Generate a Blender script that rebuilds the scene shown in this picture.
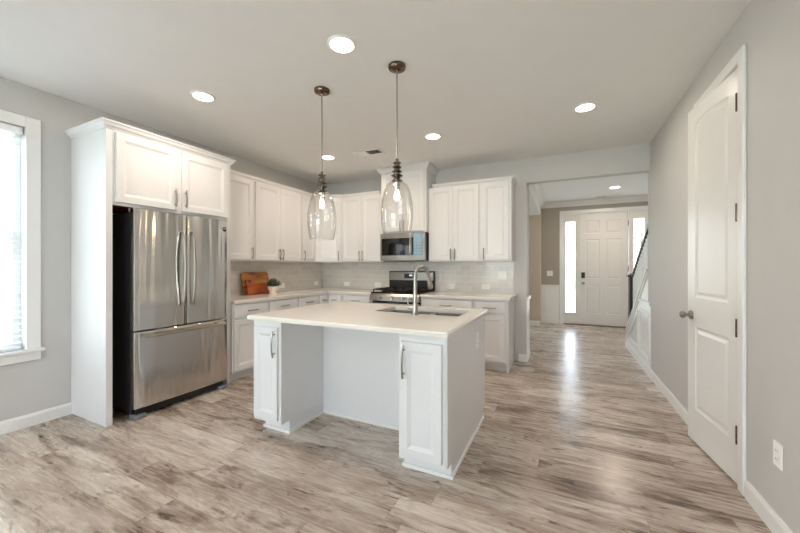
import bpy, bmesh, math, random
from mathutils import Vector, Matrix
random.seed(7)
R = math.radians
sc = bpy.context.scene
for o in list(bpy.data.objects):
    bpy.data.objects.remove(o)
COL = sc.collection

# ------------------------------------------------------------------ camera
cam_d = bpy.data.cameras.new('camera')
cam_d.sensor_width = 36.0
cam_d.lens = 337.0 / 800.0 * 36.0
cam_d.clip_start = 0.05
cam_d.clip_end = 300
cam = bpy.data.objects.new('camera', cam_d)
cam.location = (0, 0, 1.287)
cam.rotation_euler = (R(90), 0, math.atan(162 / 337.0))
COL.objects.link(cam)
sc.camera = cam

# ------------------------------------------------------------------ world, daylight and exposure
sc.view_settings.view_transform = 'Standard'
sc.view_settings.look = 'None'
sc.view_settings.gamma = 1
sc.view_settings.use_curve_mapping = False
sc.view_settings.exposure = 0.23
WORLD = 7.5
w = bpy.data.worlds.new('sky')
sc.world = w
w.use_nodes = True
nt = w.node_tree
for n in list(nt.nodes):
    nt.nodes.remove(n)
wo = nt.nodes.new('ShaderNodeOutputWorld')
bg = nt.nodes.new('ShaderNodeBackground')
tc = nt.nodes.new('ShaderNodeTexCoord')
sx = nt.nodes.new('ShaderNodeSeparateXYZ')
rp = nt.nodes.new('ShaderNodeValToRGB')
rp.color_ramp.elements[0].position = 0.0
rp.color_ramp.elements[0].color = (0.93, 0.97, 1.0, 1)
rp.color_ramp.elements[1].position = 0.6
rp.color_ramp.elements[1].color = (0.62, 0.79, 1.0, 1)
nt.links.new(tc.outputs['Generated'], sx.inputs[0])
nt.links.new(sx.outputs['Z'], rp.inputs[0])
nt.links.new(rp.outputs[0], bg.inputs['Color'])
bg.inputs['Strength'].default_value = WORLD
nt.links.new(bg.outputs[0], wo.inputs['Surface'])

sun_d = bpy.data.lights.new('sun', 'SUN'); sun_d.energy = 42.0; sun_d.angle = R(2); sun_d.color = (0.93, 0.97, 1.0)
sun_o = bpy.data.objects.new('sun', sun_d); COL.objects.link(sun_o)
sun_o.rotation_euler = Vector((math.cos(R(58)), 0.04, math.sin(R(58)))).to_track_quat('Z', 'Y').to_euler()

def portal(name, loc, rot, sxx, syy):
    l = bpy.data.lights.new(name, 'AREA')
    l.shape = 'RECTANGLE'; l.size = sxx; l.size_y = syy; l.energy = 1
    l.cycles.is_portal = True
    o = bpy.data.objects.new(name, l); o.location = loc; o.rotation_euler = rot
    COL.objects.link(o)

# ------------------------------------------------------------------ key dimensions
XL, XR = -3.87, 0.93
YB, YR, YF = 4.83, -4.6, 8.40
H = 2.74
CT = 0.911          # counter top height

# window openings (daylight portals sit in them)
portal('daylight_left', (XL - 0.05, 0.68, 1.5), (0, R(-90), 0), 1.8, 0.9)
portal('daylight_left_rear', (XL - 0.05, -3.5, 1.5), (0, R(-90), 0), 1.8, 1.2)
portal('daylight_rear', (-1.1, YR - 0.05, 1.285), (R(90), 0, 0), 3.8, 2.33)
portal('daylight_dining', (-2.3, YF + 0.05, 1.5), (R(-90), 0, 0), 1.6, 1.7)
portal('daylight_entry_left', (0.165, YF + 0.02, 1.27), (R(-90), 0, 0), 0.20, 2.04)
portal('daylight_entry_right', (1.44, YF + 0.02, 1.27), (R(-90), 0, 0), 0.20, 2.04)

cy = sc.cycles
cy.use_denoising = True
cy.max_bounces = 10
cy.diffuse_bounces = 6
cy.glossy_bounces = 5
cy.transmission_bounces = 8
cy.transparent_max_bounces = 12
cy.caustics_reflective = False
cy.caustics_refractive = False
cy.sample_clamp_indirect = 6.0
cy.blur_glossy = 0.5

# ------------------------------------------------------------------ materials
def L(v):
    return tuple(((c / 255) / 12.92 if c / 255 <= 0.04045 else ((c / 255 + 0.055) / 1.055) ** 2.4) for c in v) + (1,)

def mat(name, col=(200, 200, 200), rough=0.5, metal=0.0, var=0.02, scale=6.0, bump=0.0, bscale=80.0, spec=0.5, coat=0.0, stretch=(1, 1, 1), lin=None):
    m = bpy.data.materials.new(name); m.use_nodes = True
    t = m.node_tree; p = t.nodes['Principled BSDF']
    c = lin if lin else L(col)
    p.inputs['Roughness'].default_value = rough
    p.inputs['Metallic'].default_value = metal
    p.inputs['Specular IOR Level'].default_value = spec
    p.inputs['Coat Weight'].default_value = coat
    tcn = t.nodes.new('ShaderNodeTexCoord'); mp = t.nodes.new('ShaderNodeMapping')
    mp.inputs['Scale'].default_value = stretch
    t.links.new(tcn.outputs['Object'], mp.inputs[0])
    ns = t.nodes.new('ShaderNodeTexNoise'); ns.inputs['Scale'].default_value = scale; ns.inputs['Detail'].default_value = 4
    t.links.new(mp.outputs[0], ns.inputs['Vector'])
    cr = t.nodes.new('ShaderNodeValToRGB')
    cr.color_ramp.elements[0].position = 0.3; cr.color_ramp.elements[1].position = 0.7
    cr.color_ramp.elements[0].color = tuple(max(0, x * (1 - var)) for x in c[:3]) + (1,)
    cr.color_ramp.elements[1].color = tuple(min(1, x * (1 + var)) for x in c[:3]) + (1,)
    t.links.new(ns.outputs['Fac'], cr.inputs[0]); t.links.new(cr.outputs[0], p.inputs['Base Color'])
    if bump > 0:
        nb = t.nodes.new('ShaderNodeTexNoise'); nb.inputs['Scale'].default_value = bscale; nb.inputs['Detail'].default_value = 3
        t.links.new(mp.outputs[0], nb.inputs['Vector'])
        bp = t.nodes.new('ShaderNodeBump'); bp.inputs['Strength'].default_value = bump; bp.inputs['Distance'].default_value = 0.002
        t.links.new(nb.outputs['Fac'], bp.inputs['Height']); t.links.new(bp.outputs[0], p.inputs['Normal'])
    return m

def emit(name, col, strength):
    m = bpy.data.materials.new(name); m.use_nodes = True
    t = m.node_tree; p = t.nodes['Principled BSDF']
    p.inputs['Base Color'].default_value = col
    p.inputs['Emission Color'].default_value = col
    p.inputs['Emission Strength'].default_value = strength
    return m

def glass(name, col=(1, 1, 1, 1), rough=0.0, ior=1.45):
    m = bpy.data.materials.new(name); m.use_nodes = True
    p = m.node_tree.nodes['Principled BSDF']
    p.inputs['Base Color'].default_value = col
    p.inputs['Roughness'].default_value = rough
    p.inputs['Transmission Weight'].default_value = 1
    p.inputs['IOR'].default_value = ior
    return m

def math_node(t, op, a, b=None, c=None):
    n = t.nodes.new('ShaderNodeMath'); n.operation = op
    for i, v in enumerate((a, b, c)):
        if v is None: continue
        if isinstance(v, (int, float)): n.inputs[i].default_value = v
        else: t.links.new(v, n.inputs[i])
    return n.outputs[0]

def pane_glass(name, tint=(0.95, 0.97, 0.97, 1), lo=0.04, hi=0.5, power=4.0, rough=0.02):
    # thin pane: mostly see-through, reflecting more towards grazing view
    m = bpy.data.materials.new(name); m.use_nodes = True
    t = m.node_tree
    for n in list(t.nodes): t.nodes.remove(n)
    o = t.nodes.new('ShaderNodeOutputMaterial'); mx = t.nodes.new('ShaderNodeMixShader')
    tr = t.nodes.new('ShaderNodeBsdfTransparent'); gl = t.nodes.new('ShaderNodeBsdfGlossy')
    tr.inputs['Color'].default_value = tint
    gl.inputs['Roughness'].default_value = rough
    lw = t.nodes.new('ShaderNodeLayerWeight'); lw.inputs['Blend'].default_value = 0.5
    pw = math_node(t, 'POWER', lw.outputs['Facing'], power)
    fac = math_node(t, 'ADD', math_node(t, 'MULTIPLY', pw, hi - lo), lo)
    t.links.new(fac, mx.inputs[0]); t.links.new(tr.outputs[0], mx.inputs[1]); t.links.new(gl.outputs[0], mx.inputs[2])
    t.links.new(mx.outputs[0], o.inputs['Surface'])
    return m

def steel(name, col, rough=0.26, aniso=0.75, rot=0.25, wave=0.0):
    m = bpy.data.materials.new(name); m.use_nodes = True
    t = m.node_tree; p = t.nodes['Principled BSDF']
    p.inputs['Metallic'].default_value = 1
    p.inputs['Roughness'].default_value = rough
    p.inputs['Anisotropic'].default_value = aniso
    p.inputs['Anisotropic Rotation'].default_value = rot
    tg = t.nodes.new('ShaderNodeTangent'); tg.direction_type = 'RADIAL'; tg.axis = 'Z'
    t.links.new(tg.outputs[0], p.inputs['Tangent'])
    tcn = t.nodes.new('ShaderNodeTexCoord'); mp = t.nodes.new('ShaderNodeMapping')
    mp.inputs['Scale'].default_value = (3, 3, 260)
    t.links.new(tcn.outputs['Object'], mp.inputs[0])
    ns = t.nodes.new('ShaderNodeTexNoise'); ns.inputs['Scale'].default_value = 1.0; ns.inputs['Detail'].default_value = 3
    t.links.new(mp.outputs[0], ns.inputs['Vector'])
    cr = t.nodes.new('ShaderNodeValToRGB'); c = L(col)
    cr.color_ramp.elements[0].color = tuple(x * 0.93 for x in c[:3]) + (1,)
    cr.color_ramp.elements[1].color = tuple(min(1, x * 1.05) for x in c[:3]) + (1,)
    t.links.new(ns.outputs['Fac'], cr.inputs[0]); t.links.new(cr.outputs[0], p.inputs['Base Color'])
    if wave:
        mp2 = t.nodes.new('ShaderNodeMapping'); mp2.inputs['Scale'].default_value = (11, 11, 0.7)
        t.links.new(tcn.outputs['Object'], mp2.inputs[0])
        n2 = t.nodes.new('ShaderNodeTexNoise'); n2.inputs['Scale'].default_value = 1.0; n2.inputs['Detail'].default_value = 1
        t.links.new(mp2.outputs[0], n2.inputs['Vector'])
        bp = t.nodes.new('ShaderNodeBump'); bp.inputs['Strength'].default_value = wave; bp.inputs['Distance'].default_value = 0.02
        t.links.new(n2.outputs['Fac'], bp.inputs['Height']); t.links.new(bp.outputs[0], p.inputs['Normal'])
    return m

def plank_floor():
    m = bpy.data.materials.new('wood_plank_floor'); m.use_nodes = True
    t = m.node_tree; p = t.nodes['Principled BSDF']
    tcn = t.nodes.new('ShaderNodeTexCoord'); s = t.nodes.new('ShaderNodeSeparateXYZ')
    t.links.new(tcn.outputs['Object'], s.inputs[0])
    X, Y = s.outputs['X'], s.outputs['Y']
    PW, PL = 0.19, 1.25
    yr = math_node(t, 'DIVIDE', Y, PW); row = math_node(t, 'FLOOR', yr); fy = math_node(t, 'FRACT', yr)
    wn = t.nodes.new('ShaderNodeTexWhiteNoise'); wn.noise_dimensions = '1D'; t.links.new(row, wn.inputs['W'])
    xs = math_node(t, 'ADD', math_node(t, 'DIVIDE', X, PL), wn.outputs['Value'])
    pid = math_node(t, 'FLOOR', xs); fx = math_node(t, 'FRACT', xs)
    cb = t.nodes.new('ShaderNodeCombineXYZ'); t.links.new(pid, cb.inputs[0]); t.links.new(row, cb.inputs[1])
    w2 = t.nodes.new('ShaderNodeTexWhiteNoise'); w2.noise_dimensions = '2D'; t.links.new(cb.outputs[0], w2.inputs['Vector'])
    rnd = w2.outputs['Value']
    # grain space, each plank shifted
    gx = math_node(t, 'ADD', X, math_node(t, 'MULTIPLY', rnd, 37.0))
    gy = math_node(t, 'ADD', Y, math_node(t, 'MULTIPLY', rnd, 11.0))
    def noise(sx_, sy_, detail, dist=0.0, rough=0.5, sc_=1.0):
        c = t.nodes.new('ShaderNodeCombineXYZ')
        t.links.new(math_node(t, 'MULTIPLY', gx, sx_), c.inputs[0]); t.links.new(math_node(t, 'MULTIPLY', gy, sy_), c.inputs[1])
        n = t.nodes.new('ShaderNodeTexNoise'); n.inputs['Scale'].default_value = sc_; n.inputs['Detail'].default_value = detail
        n.inputs['Distortion'].default_value = dist; n.inputs['Roughness'].default_value = rough
        t.links.new(c.outputs[0], n.inputs['Vector']); return n.outputs['Fac']
    broad = noise(1.1, 4.5, 3, 0.5)
    cloud = noise(2.0, 7.5, 4, 0.9, 0.55)
    knots = noise(5.0, 17.0, 3, 1.3, 0.6)
    fine = noise(5.0, 50.0, 5, 0.6, 0.6)
    rings = math_node(t, 'SINE', math_node(t, 'MULTIPLY', noise(1.6, 5.5, 1.5, 0.8), 85.0))
    rings = math_node(t, 'MULTIPLY', rings, 0.026)
    cl = math_node(t, 'MULTIPLY', math_node(t, 'MAXIMUM', math_node(t, 'SUBTRACT', cloud, 0.53), 0.0), -1.35)
    kd = math_node(t, 'MULTIPLY', math_node(t, 'MAXIMUM', math_node(t, 'SUBTRACT', knots, 0.59), 0.0), -2.2)
    v = math_node(t, 'ADD', math_node(t, 'MULTIPLY', broad, 0.55), math_node(t, 'MULTIPLY', fine, 0.22))
    v = math_node(t, 'ADD', v, 0.195)
    v = math_node(t, 'ADD', v, rings)
    v = math_node(t, 'ADD', v, math_node(t, 'ADD', kd, cl))
    v = math_node(t, 'ADD', v, math_node(t, 'MULTIPLY', math_node(t, 'SUBTRACT', rnd, 0.5), 0.10))
    cr = t.nodes.new('ShaderNodeValToRGB'); e = cr.color_ramp.elements
    e[0].position = 0.20; e[0].color = L((70, 60, 54))
    e[1].position = 0.70; e[1].color = L((208, 197, 186))
    a = e.new(0.38); a.color = L((124, 106, 93))
    a = e.new(0.54); a.color = L((172, 157, 144))
    t.links.new(v, cr.inputs[0])
    # seams between boards
    sy1 = math_node(t, 'LESS_THAN', fy, 0.014)
    sx1 = math_node(t, 'LESS_THAN', fx, 0.0024)
    seam = math_node(t, 'MAXIMUM', sy1, sx1)
    mx = t.nodes.new('ShaderNodeMix'); mx.data_type = 'RGBA'; mx.blend_type = 'MULTIPLY'
    t.links.new(math_node(t, 'MULTIPLY', seam, 0.6), mx.inputs[0])
    t.links.new(cr.outputs[0], mx.inputs[6]); mx.inputs[7].default_value = (0.35, 0.3, 0.27, 1)
    t.links.new(mx.outputs[2], p.inputs['Base Color'])
    rr = math_node(t, 'ADD', 0.20, math_node(t, 'MULTIPLY', fine, 0.14))
    t.links.new(rr, p.inputs['Roughness'])
    p.inputs['Specular IOR Level'].default_value = 0.5
    bp = t.nodes.new('ShaderNodeBump'); bp.inputs['Strength'].default_value = 0.15; bp.inputs['Distance'].default_value = 0.001
    t.links.new(math_node(t, 'SUBTRACT', fine, seam), bp.inputs['Height']); t.links.new(bp.outputs[0], p.inputs['Normal'])
    return m

def tile_mat():
    m = bpy.data.materials.new('subway_tile'); m.use_nodes = True
    t = m.node_tree; p = t.nodes['Principled BSDF']
    tcn = t.nodes.new('ShaderNodeTexCoord'); s = t.nodes.new('ShaderNodeSeparateXYZ'); c = t.nodes.new('ShaderNodeCombineXYZ')
    t.links.new(tcn.outputs['Object'], s.inputs[0]); t.links.new(s.outputs['X'], c.inputs[0]); t.links.new(s.outputs['Z'], c.inputs[1])
    b = t.nodes.new('ShaderNodeTexBrick'); b.offset = 0.5; b.squash = 1
    b.inputs['Scale'].default_value = 1.0
    b.inputs['Brick Width'].default_value = 0.153; b.inputs['Row Height'].default_value = 0.0765
    b.inputs['Mortar Size'].default_value = 0.0022; b.inputs['Mortar Smooth'].default_value = 0.2
    b.inputs['Color1'].default_value = L((220, 217, 212)); b.inputs['Color2'].default_value = L((208, 206, 202))
    b.inputs['Mortar'].default_value = L((236, 233, 229))
    t.links.new(c.outputs[0], b.inputs['Vector'])
    t.links.new(b.outputs['Color'], p.inputs['Base Color'])
    p.inputs['Roughness'].default_value = 0.12
    bp = t.nodes.new('ShaderNodeBump'); bp.invert = True; bp.inputs['Strength'].default_value = 0.6; bp.inputs['Distance'].default_value = 0.0015
    t.links.new(b.outputs['Fac'], bp.inputs['Height'])
    n2 = t.nodes.new('ShaderNodeTexNoise'); n2.inputs['Scale'].default_value = 9
    t.links.new(tcn.outputs['Object'], n2.inputs['Vector'])
    b2 = t.nodes.new('ShaderNodeBump'); b2.inputs['Strength'].default_value = 0.15; b2.inputs['Distance'].default_value = 0.01
    t.links.new(n2.outputs['Fac'], b2.inputs['Height']); t.links.new(bp.outputs[0], b2.inputs['Normal']); t.links.new(b2.outputs[0], p.inputs['Normal'])
    return m

def board_wood(name, c1, c2, axis_scale):
    m = bpy.data.materials.new(name); m.use_nodes = True
    t = m.node_tree; p = t.nodes['Principled BSDF']
    tcn = t.nodes.new('ShaderNodeTexCoord'); mp = t.nodes.new('ShaderNodeMapping'); mp.inputs['Scale'].default_value = axis_scale
    t.links.new(tcn.outputs['Object'], mp.inputs[0])
    n = t.nodes.new('ShaderNodeTexNoise'); n.inputs['Scale'].default_value = 1; n.inputs['Detail'].default_value = 5; n.inputs['Distortion'].default_value = 0.5
    t.links.new(mp.outputs[0], n.inputs['Vector'])
    cr = t.nodes.new('ShaderNodeValToRGB')
    cr.color_ramp.elements[0].position = 0.35; cr.color_ramp.elements[0].color = L(c1)
    cr.color_ramp.elements[1].position = 0.65; cr.color_ramp.elements[1].color = L(c2)
    t.links.new(n.outputs['Fac'], cr.inputs[0]); t.links.new(cr.outputs[0], p.inputs['Base Color'])
    p.inputs['Roughness'].default_value = 0.4
    return m

M = {}
M['wall'] = mat('greige_wall_paint', (203, 201, 199), 0.6, var=0.01, bump=0.06, bscale=300)
M['foyer_wall'] = mat('taupe_wall_paint', (168, 161, 151), 0.6, var=0.01, bump=0.06, bscale=300)
M['tan_wall'] = mat('tan_wall_paint', (205, 190, 170), 0.6, var=0.01)
M['ceiling'] = mat('ceiling_paint', (238, 237, 235), 0.8, var=0.01, bump=0.05, bscale=200)
M['trim'] = mat('white_trim_paint', (236, 236, 234), 0.3, var=0.006)
M['cab'] = mat('white_cabinet_paint', (224, 224, 225), 0.32, var=0.008)
M['door'] = mat('white_door_paint', (232, 231, 228), 0.3, var=0.006)
M['entry'] = mat('off_white_entry_door', (230, 227, 223), 0.35, var=0.008)
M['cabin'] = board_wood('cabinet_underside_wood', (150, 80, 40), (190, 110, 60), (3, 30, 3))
M['quartz'] = mat('white_quartz', (232, 228, 221), 0.14, var=0.015, scale=60)
M['floor'] = plank_floor()
M['tile'] = tile_mat()
M['steel'] = steel('brushed_steel', (212, 211, 208), 0.13, 0.93, 0.25, wave=0.5)
M['steel2'] = steel('brushed_steel_plain', (152, 147, 140), 0.28, 0.3, 0.0)
M['nickel'] = mat('satin_nickel', (165, 160, 153), 0.28, 1.0, var=0.03)
M['chrome'] = mat('polished_chrome', (215, 212, 208), 0.12, 1.0, var=0.02)
M['bronze'] = mat('burnished_nickel_dark', (118, 102, 90), 0.2, 1.0, var=0.05)
M['pendant_metal'] = mat('dark_polished_nickel', (136, 128, 120), 0.12, 1.0, var=0.04)
M['dark'] = mat('dark_plastic', (22, 22, 24), 0.4)
M['black'] = mat('black_enamel', (14, 13, 13), 0.15, var=0.1)
M['iron'] = mat('black_cast_iron', (26, 24, 23), 0.55, var=0.15, bump=0.3)
M['grey_plastic'] = mat('grey_plastic', (120, 126, 132), 0.45)
M['fridge_side'] = mat('black_fridge_side', (40, 41, 44), 0.35, var=0.05, bump=0.2, bscale=400)
M['glassdark'] = mat('dark_oven_glass', (16, 14, 14), 0.05, var=0.05)
M['glass'] = pane_glass('clear_glass', (0.975, 0.97, 0.965, 1), 0.05, 0.75, 3.0, 0.04)
M['pane'] = pane_glass('window_pane_glass')
M['plate'] = mat('white_plate_plastic', (248, 247, 244), 0.3, var=0.005)
M['slot'] = mat('socket_slot', (70, 68, 66), 0.5)
M['blind'] = mat('white_blind_vinyl', (238, 240, 242), 0.45, var=0.005)
M['house_glass'] = mat('bluish_house_glass', (120, 135, 150), 0.15)
M['film'] = mat('protective_film', (150, 175, 190), 0.15, 0.6, var=0.5, scale=60, bump=1.0, bscale=70)
M['led'] = emit('downlight_lens', (1.0, 0.90, 0.76, 1), 14.0)
M['bulb'] = emit('warm_bulb', (1.0, 0.74, 0.45, 1), 30.0)
M['display'] = emit('oven_display', (0.55, 0.75, 1.0, 1), 0.8)
M['leaf'] = mat('green_leaves', (72, 94, 80), 0.5, var=0.3, scale=40)
M['tree_leaf'] = mat('tree_leaves', (150, 156, 142), 0.6, var=0.3, scale=3)
M['stem'] = mat('green_stem', (90, 96, 60), 0.6)
M['bark'] = mat('bark', (96, 80, 66), 0.8, var=0.2, scale=20, bump=0.5, bscale=20)
M['pot'] = mat('white_ceramic', (236, 226, 214), 0.35)
M['soil'] = mat('soil', (60, 44, 34), 0.9)
M['boardA'] = board_wood('acacia_board_wood', (120, 56, 24), (206, 138, 72), (3, 1.5, 16))
M['boardB'] = board_wood('cherry_board_wood', (112, 46, 20), (186, 98, 42), (3, 1.5, 14))
M['grass'] = mat('lawn', (150, 154, 128), 0.9, var=0.2, scale=2)
M['concrete'] = mat('concrete', (222, 219, 213), 0.8, var=0.05)
M['siding'] = mat('pale_siding', (214, 210, 200), 0.7)
M['roof'] = mat('grey_shingles', (110, 108, 108), 0.8, var=0.15, scale=12)
M['threshold'] = mat('wood_threshold', (120, 98, 80), 0.5)
M['tread'] = mat('stair_tread_wood', (96, 74, 58), 0.4, var=0.15, stretch=(2, 20, 2))
M['rail'] = mat('dark_handrail_wood', (40, 34, 32), 0.3, var=0.1)
M['duct_shade'] = mat('painted_duct_shade', (60, 50, 42), 0.8)  # dark colour carries the shade inside the vent

# ------------------------------------------------------------------ geometry helpers
def B():
    return bmesh.new()

def box(bm, x0, x1, y0, y1, z0, z1, bev=0.0, seg=1):
    vs = [bm.verts.new(p) for p in ((x0, y0, z0), (x1, y0, z0), (x1, y1, z0), (x0, y1, z0), (x0, y0, z1), (x1, y0, z1), (x1, y1, z1), (x0, y1, z1))]
    fs = [bm.faces.new([vs[i] for i in f]) for f in ((3, 2, 1, 0), (4, 5, 6, 7), (0, 1, 5, 4), (1, 2, 6, 5), (2, 3, 7, 6), (3, 0, 4, 7))]
    if bev > 0:
        es = set()
        for f in fs: es.update(f.edges)
        bmesh.ops.bevel(bm, geom=list(es), offset=bev, segments=seg, affect='EDGES', profile=0.5)
    return bm

def xf(bm, verts, mtx):
    bmesh.ops.transform(bm, matrix=mtx, verts=verts)

def prism(bm, pts, axis, a0, a1):
    """extrude a 2D outline. axis 'x': pts=(y,z); 'y': pts=(x,z); 'z': pts=(x,y)"""
    def P(p, a):
        return {'x': (a, p[0], p[1]), 'y': (p[0], a, p[1]), 'z': (p[0], p[1], a)}[axis]
    A = [bm.verts.new(P(p, a0)) for p in pts]; C = [bm.verts.new(P(p, a1)) for p in pts]
    n = len(pts)
    bm.faces.new(A); bm.faces.new(C[::-1])
    for i in range(n):
        bm.faces.new((A[i], C[i], C[(i + 1) % n], A[(i + 1) % n]))
    return bm

def cyl(bm, c, r, d, axis='z', n=24, r2=None):
    mtx = Matrix.Translation(c)
    if axis == 'x': mtx = mtx @ Matrix.Rotation(R(90), 4, 'Y')
    if axis == 'y': mtx = mtx @ Matrix.Rotation(R(90), 4, 'X')
    bmesh.ops.create_cone(bm, cap_ends=True, segments=n, radius1=r, radius2=r if r2 is None else r2, depth=d, matrix=mtx)
    return bm

def sphere(bm, c, r, s=(1, 1, 1), n=16):
    bmesh.ops.create_uvsphere(bm, u_segments=n, v_segments=n // 2 + 2, radius=r, matrix=Matrix.Translation(c) @ Matrix.Diagonal((s[0], s[1], s[2], 1)))
    return bm

def lathe(bm, prof, c=(0, 0, 0), n=32, cap=False):
    rings = []
    for r, z in prof:
        rings.append([bm.verts.new((c[0] + r * math.cos(2 * math.pi * i / n), c[1] + r * math.sin(2 * math.pi * i / n), c[2] + z)) for i in range(n)])
    for a, b in zip(rings, rings[1:]):
        for i in range(n):
            bm.faces.new((a[i], a[(i + 1) % n], b[(i + 1) % n], b[i]))
    if cap:
        bm.faces.new(rings[0][::-1]); bm.faces.new(rings[-1])
    return bm

def tube(bm, pts, r, n=10, radii=None):
    pts = [Vector(p) for p in pts]; rings = []; up = None
    for i, p in enumerate(pts):
        d = (pts[min(i + 1, len(pts) - 1)] - pts[max(i - 1, 0)]).normalized()
        if up is None:
            up = Vector((0, 0, 1)) if abs(d.z) < 0.9 else Vector((1, 0, 0))
        s = d.cross(up).normalized(); up = s.cross(d).normalized()
        rr = radii[i] if radii else r
        rings.append([bm.verts.new(p + (s * math.cos(2 * math.pi * k / n) + up * math.sin(2 * math.pi * k / n)) * rr) for k in range(n)])
    for a, b in zip(rings, rings[1:]):
        for k in range(n):
            bm.faces.new((a[k], a[(k + 1) % n], b[(k + 1) % n], b[k]))
    bm.faces.new(rings[0][::-1]); bm.faces.new(rings[-1])
    return bm

def plate(bm, x0, x1, z0, z1, y0, y1, holes=()):
    """slab in the xz plane between y0 (front) and y1 with rectangular holes (hx0,hx1,hz0,hz1)"""
    xs = sorted({x0, x1, *[h[0] for h in holes], *[h[1] for h in holes]}); zs = sorted({z0, z1, *[h[2] for h in holes], *[h[3] for h in holes]})
    xs = [x for x in xs if x0 <= x <= x1]; zs = [z for z in zs if z0 <= z <= z1]
    cache = {}
    def V(x, y, z):
        k = (round(x, 5), round(y, 5), round(z, 5))
        if k not in cache: cache[k] = bm.verts.new((x, y, z))
        return cache[k]
    def solid(i, j):
        if i < 0 or j < 0 or i >= len(xs) - 1 or j >= len(zs) - 1: return False
        cx, cz = (xs[i] + xs[i + 1]) / 2, (zs[j] + zs[j + 1]) / 2
        return not any(h[0] < cx < h[1] and h[2] < cz < h[3] for h in holes)
    for i in range(len(xs) - 1):
        for j in range(len(zs) - 1):
            if not solid(i, j): continue
            a, b, c, d = xs[i], xs[i + 1], zs[j], zs[j + 1]
            bm.faces.new((V(a, y0, c), V(b, y0, c), V(b, y0, d), V(a, y0, d)))
            bm.faces.new((V(a, y1, d), V(b, y1, d), V(b, y1, c), V(a, y1, c)))
            if not solid(i - 1, j): bm.faces.new((V(a, y0, c), V(a, y0, d), V(a, y1, d), V(a, y1, c)))
            if not solid(i + 1, j): bm.faces.new((V(b, y0, d), V(b, y0, c), V(b, y1, c), V(b, y1, d)))
            if not solid(i, j - 1): bm.faces.new((V(b, y0, c), V(a, y0, c), V(a, y1, c), V(b, y1, c)))
            if not solid(i, j + 1): bm.faces.new((V(a, y0, d), V(b, y0, d), V(b, y1, d), V(a, y1, d)))
    return bm

def panel_slab(w_, h_, t_, panels, rings, x0=0.0, z0=0.0, yf=0.0, edge=0.003):
    """door leaf: front at y=yf facing -y, thickness t_ to +y. panels=(px0,px1,pz0,pz1[,arch]); rings=[(inset,depth)...]"""
    bm = B()
    E_ = edge
    xs = sorted({E_, w_ - E_, *[p[0] for p in panels], *[p[1] for p in panels]}); zs = sorted({E_, h_ - E_, *[p[2] for p in panels], *[p[3] for p in panels]})
    def V(x, y, z): return bm.verts.new((x0 + x, yf + y, z0 + z))
    def rect(a, b, c, d, y=0.0): bm.faces.new((V(a, y, c), V(b, y, c), V(b, y, d), V(a, y, d)))
    for i in range(len(xs) - 1):
        for j in range(len(zs) - 1):
            a, b, c, d = xs[i], xs[i + 1], zs[j], zs[j + 1]
            pan = None
            for p in panels:
                if p[0] - 1e-6 <= a and b <= p[1] + 1e-6 and p[2] - 1e-6 <= c and d <= p[3] + 1e-6: pan = p
            if pan: continue
            rect(a, b, c, d)
    for p in panels:
        arch = p[4] if len(p) > 4 else 0.0
        n = 10 if arch else 1
        def outline(ins):
            a, b, c, d = p[0] + ins, p[1] - ins, p[2] + ins, p[3] - ins
            pts = [(a, c), (b, c)]
            for k in range(n + 1):
                u = k / n
                x = b + (a - b) * u
                z = d - arch + arch * math.sin(math.pi * u) if arch else d
                pts.append((x, z))
            return pts
        prev = None
        if arch:
            pts = outline(0)
            for k in range(2, len(pts) - 1):
                (xa, za), (xb, zb) = pts[k], pts[k + 1]
                bm.faces.new((V(xa, 0, za), V(xa, 0, p[3]), V(xb, 0, p[3]), V(xb, 0, zb)) if za != p[3] else (V(xa, 0, za), V(xb, 0, p[3]), V(xb, 0, zb)))
        for ins, dep in [(0, 0)] + list(rings):
            ring = [V(x, dep, z) for x, z in outline(ins)]
            if prev:
                m_ = len(ring)
                for k in range(m_):
                    bm.faces.new((prev[k], prev[(k + 1) % m_], ring[(k + 1) % m_], ring[k]))
            prev = ring
        bm.faces.new(prev)
    # chamfer, sides and back
    o = [(0, 0), (w_, 0), (w_, h_), (0, h_)]; inn = [(E_, E_), (w_ - E_, E_), (w_ - E_, h_ - E_), (E_, h_ - E_)]
    F = [V(x, 0, z) for x, z in inn]; G = [V(x, E_, z) for x, z in o]; K = [V(x, t_, z) for x, z in o]
    for k in range(4):
        bm.faces.new((F[k], G[k], G[(k + 1) % 4], F[(k + 1) % 4])); bm.faces.new((G[k], K[k], K[(k + 1) % 4], G[(k + 1) % 4]))
    bm.faces.new(K)
    bmesh.ops.remove_doubles(bm, verts=bm.verts, dist=1e-5)
    return bm

def smooth_ok(me, ang=35):
    for p in me.polygons: p.use_smooth = True
    try:
        me.set_sharp_from_angle(angle=R(ang))
    except Exception:
        pass

def obj(name, bm, m, parent=None, loc=(0, 0, 0), rot=0.0, smooth=False):
    bmesh.ops.recalc_face_normals(bm, faces=bm.faces)
    me = bpy.data.meshes.new(name); bm.to_mesh(me); bm.free()
    me.materials.append(M[m] if isinstance(m, str) else m)
    if smooth: smooth_ok(me)
    o = bpy.data.objects.new(name, me); COL.objects.link(o)
    o.location = loc
    o.rotation_euler = rot if isinstance(rot, tuple) else (0, 0, rot)
    if parent: o.parent = parent
    return o

def tag(o, label, cat, group=None):
    o['label'] = label; o['category'] = cat
    if group: o['group'] = group
    return o

def thing(name, label, cat, loc=(0, 0, 0), rot=0.0, group=None):
    o = bpy.data.objects.new(name, None); COL.objects.link(o)
    o.empty_display_size = 0.1
    o.location = loc; o.rotation_euler = rot if isinstance(rot, tuple) else (0, 0, rot)
    return tag(o, label, cat, group)

def struct(o, label=None):
    o['kind'] = 'structure'
    if label: o['label'] = label
    return o

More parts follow.
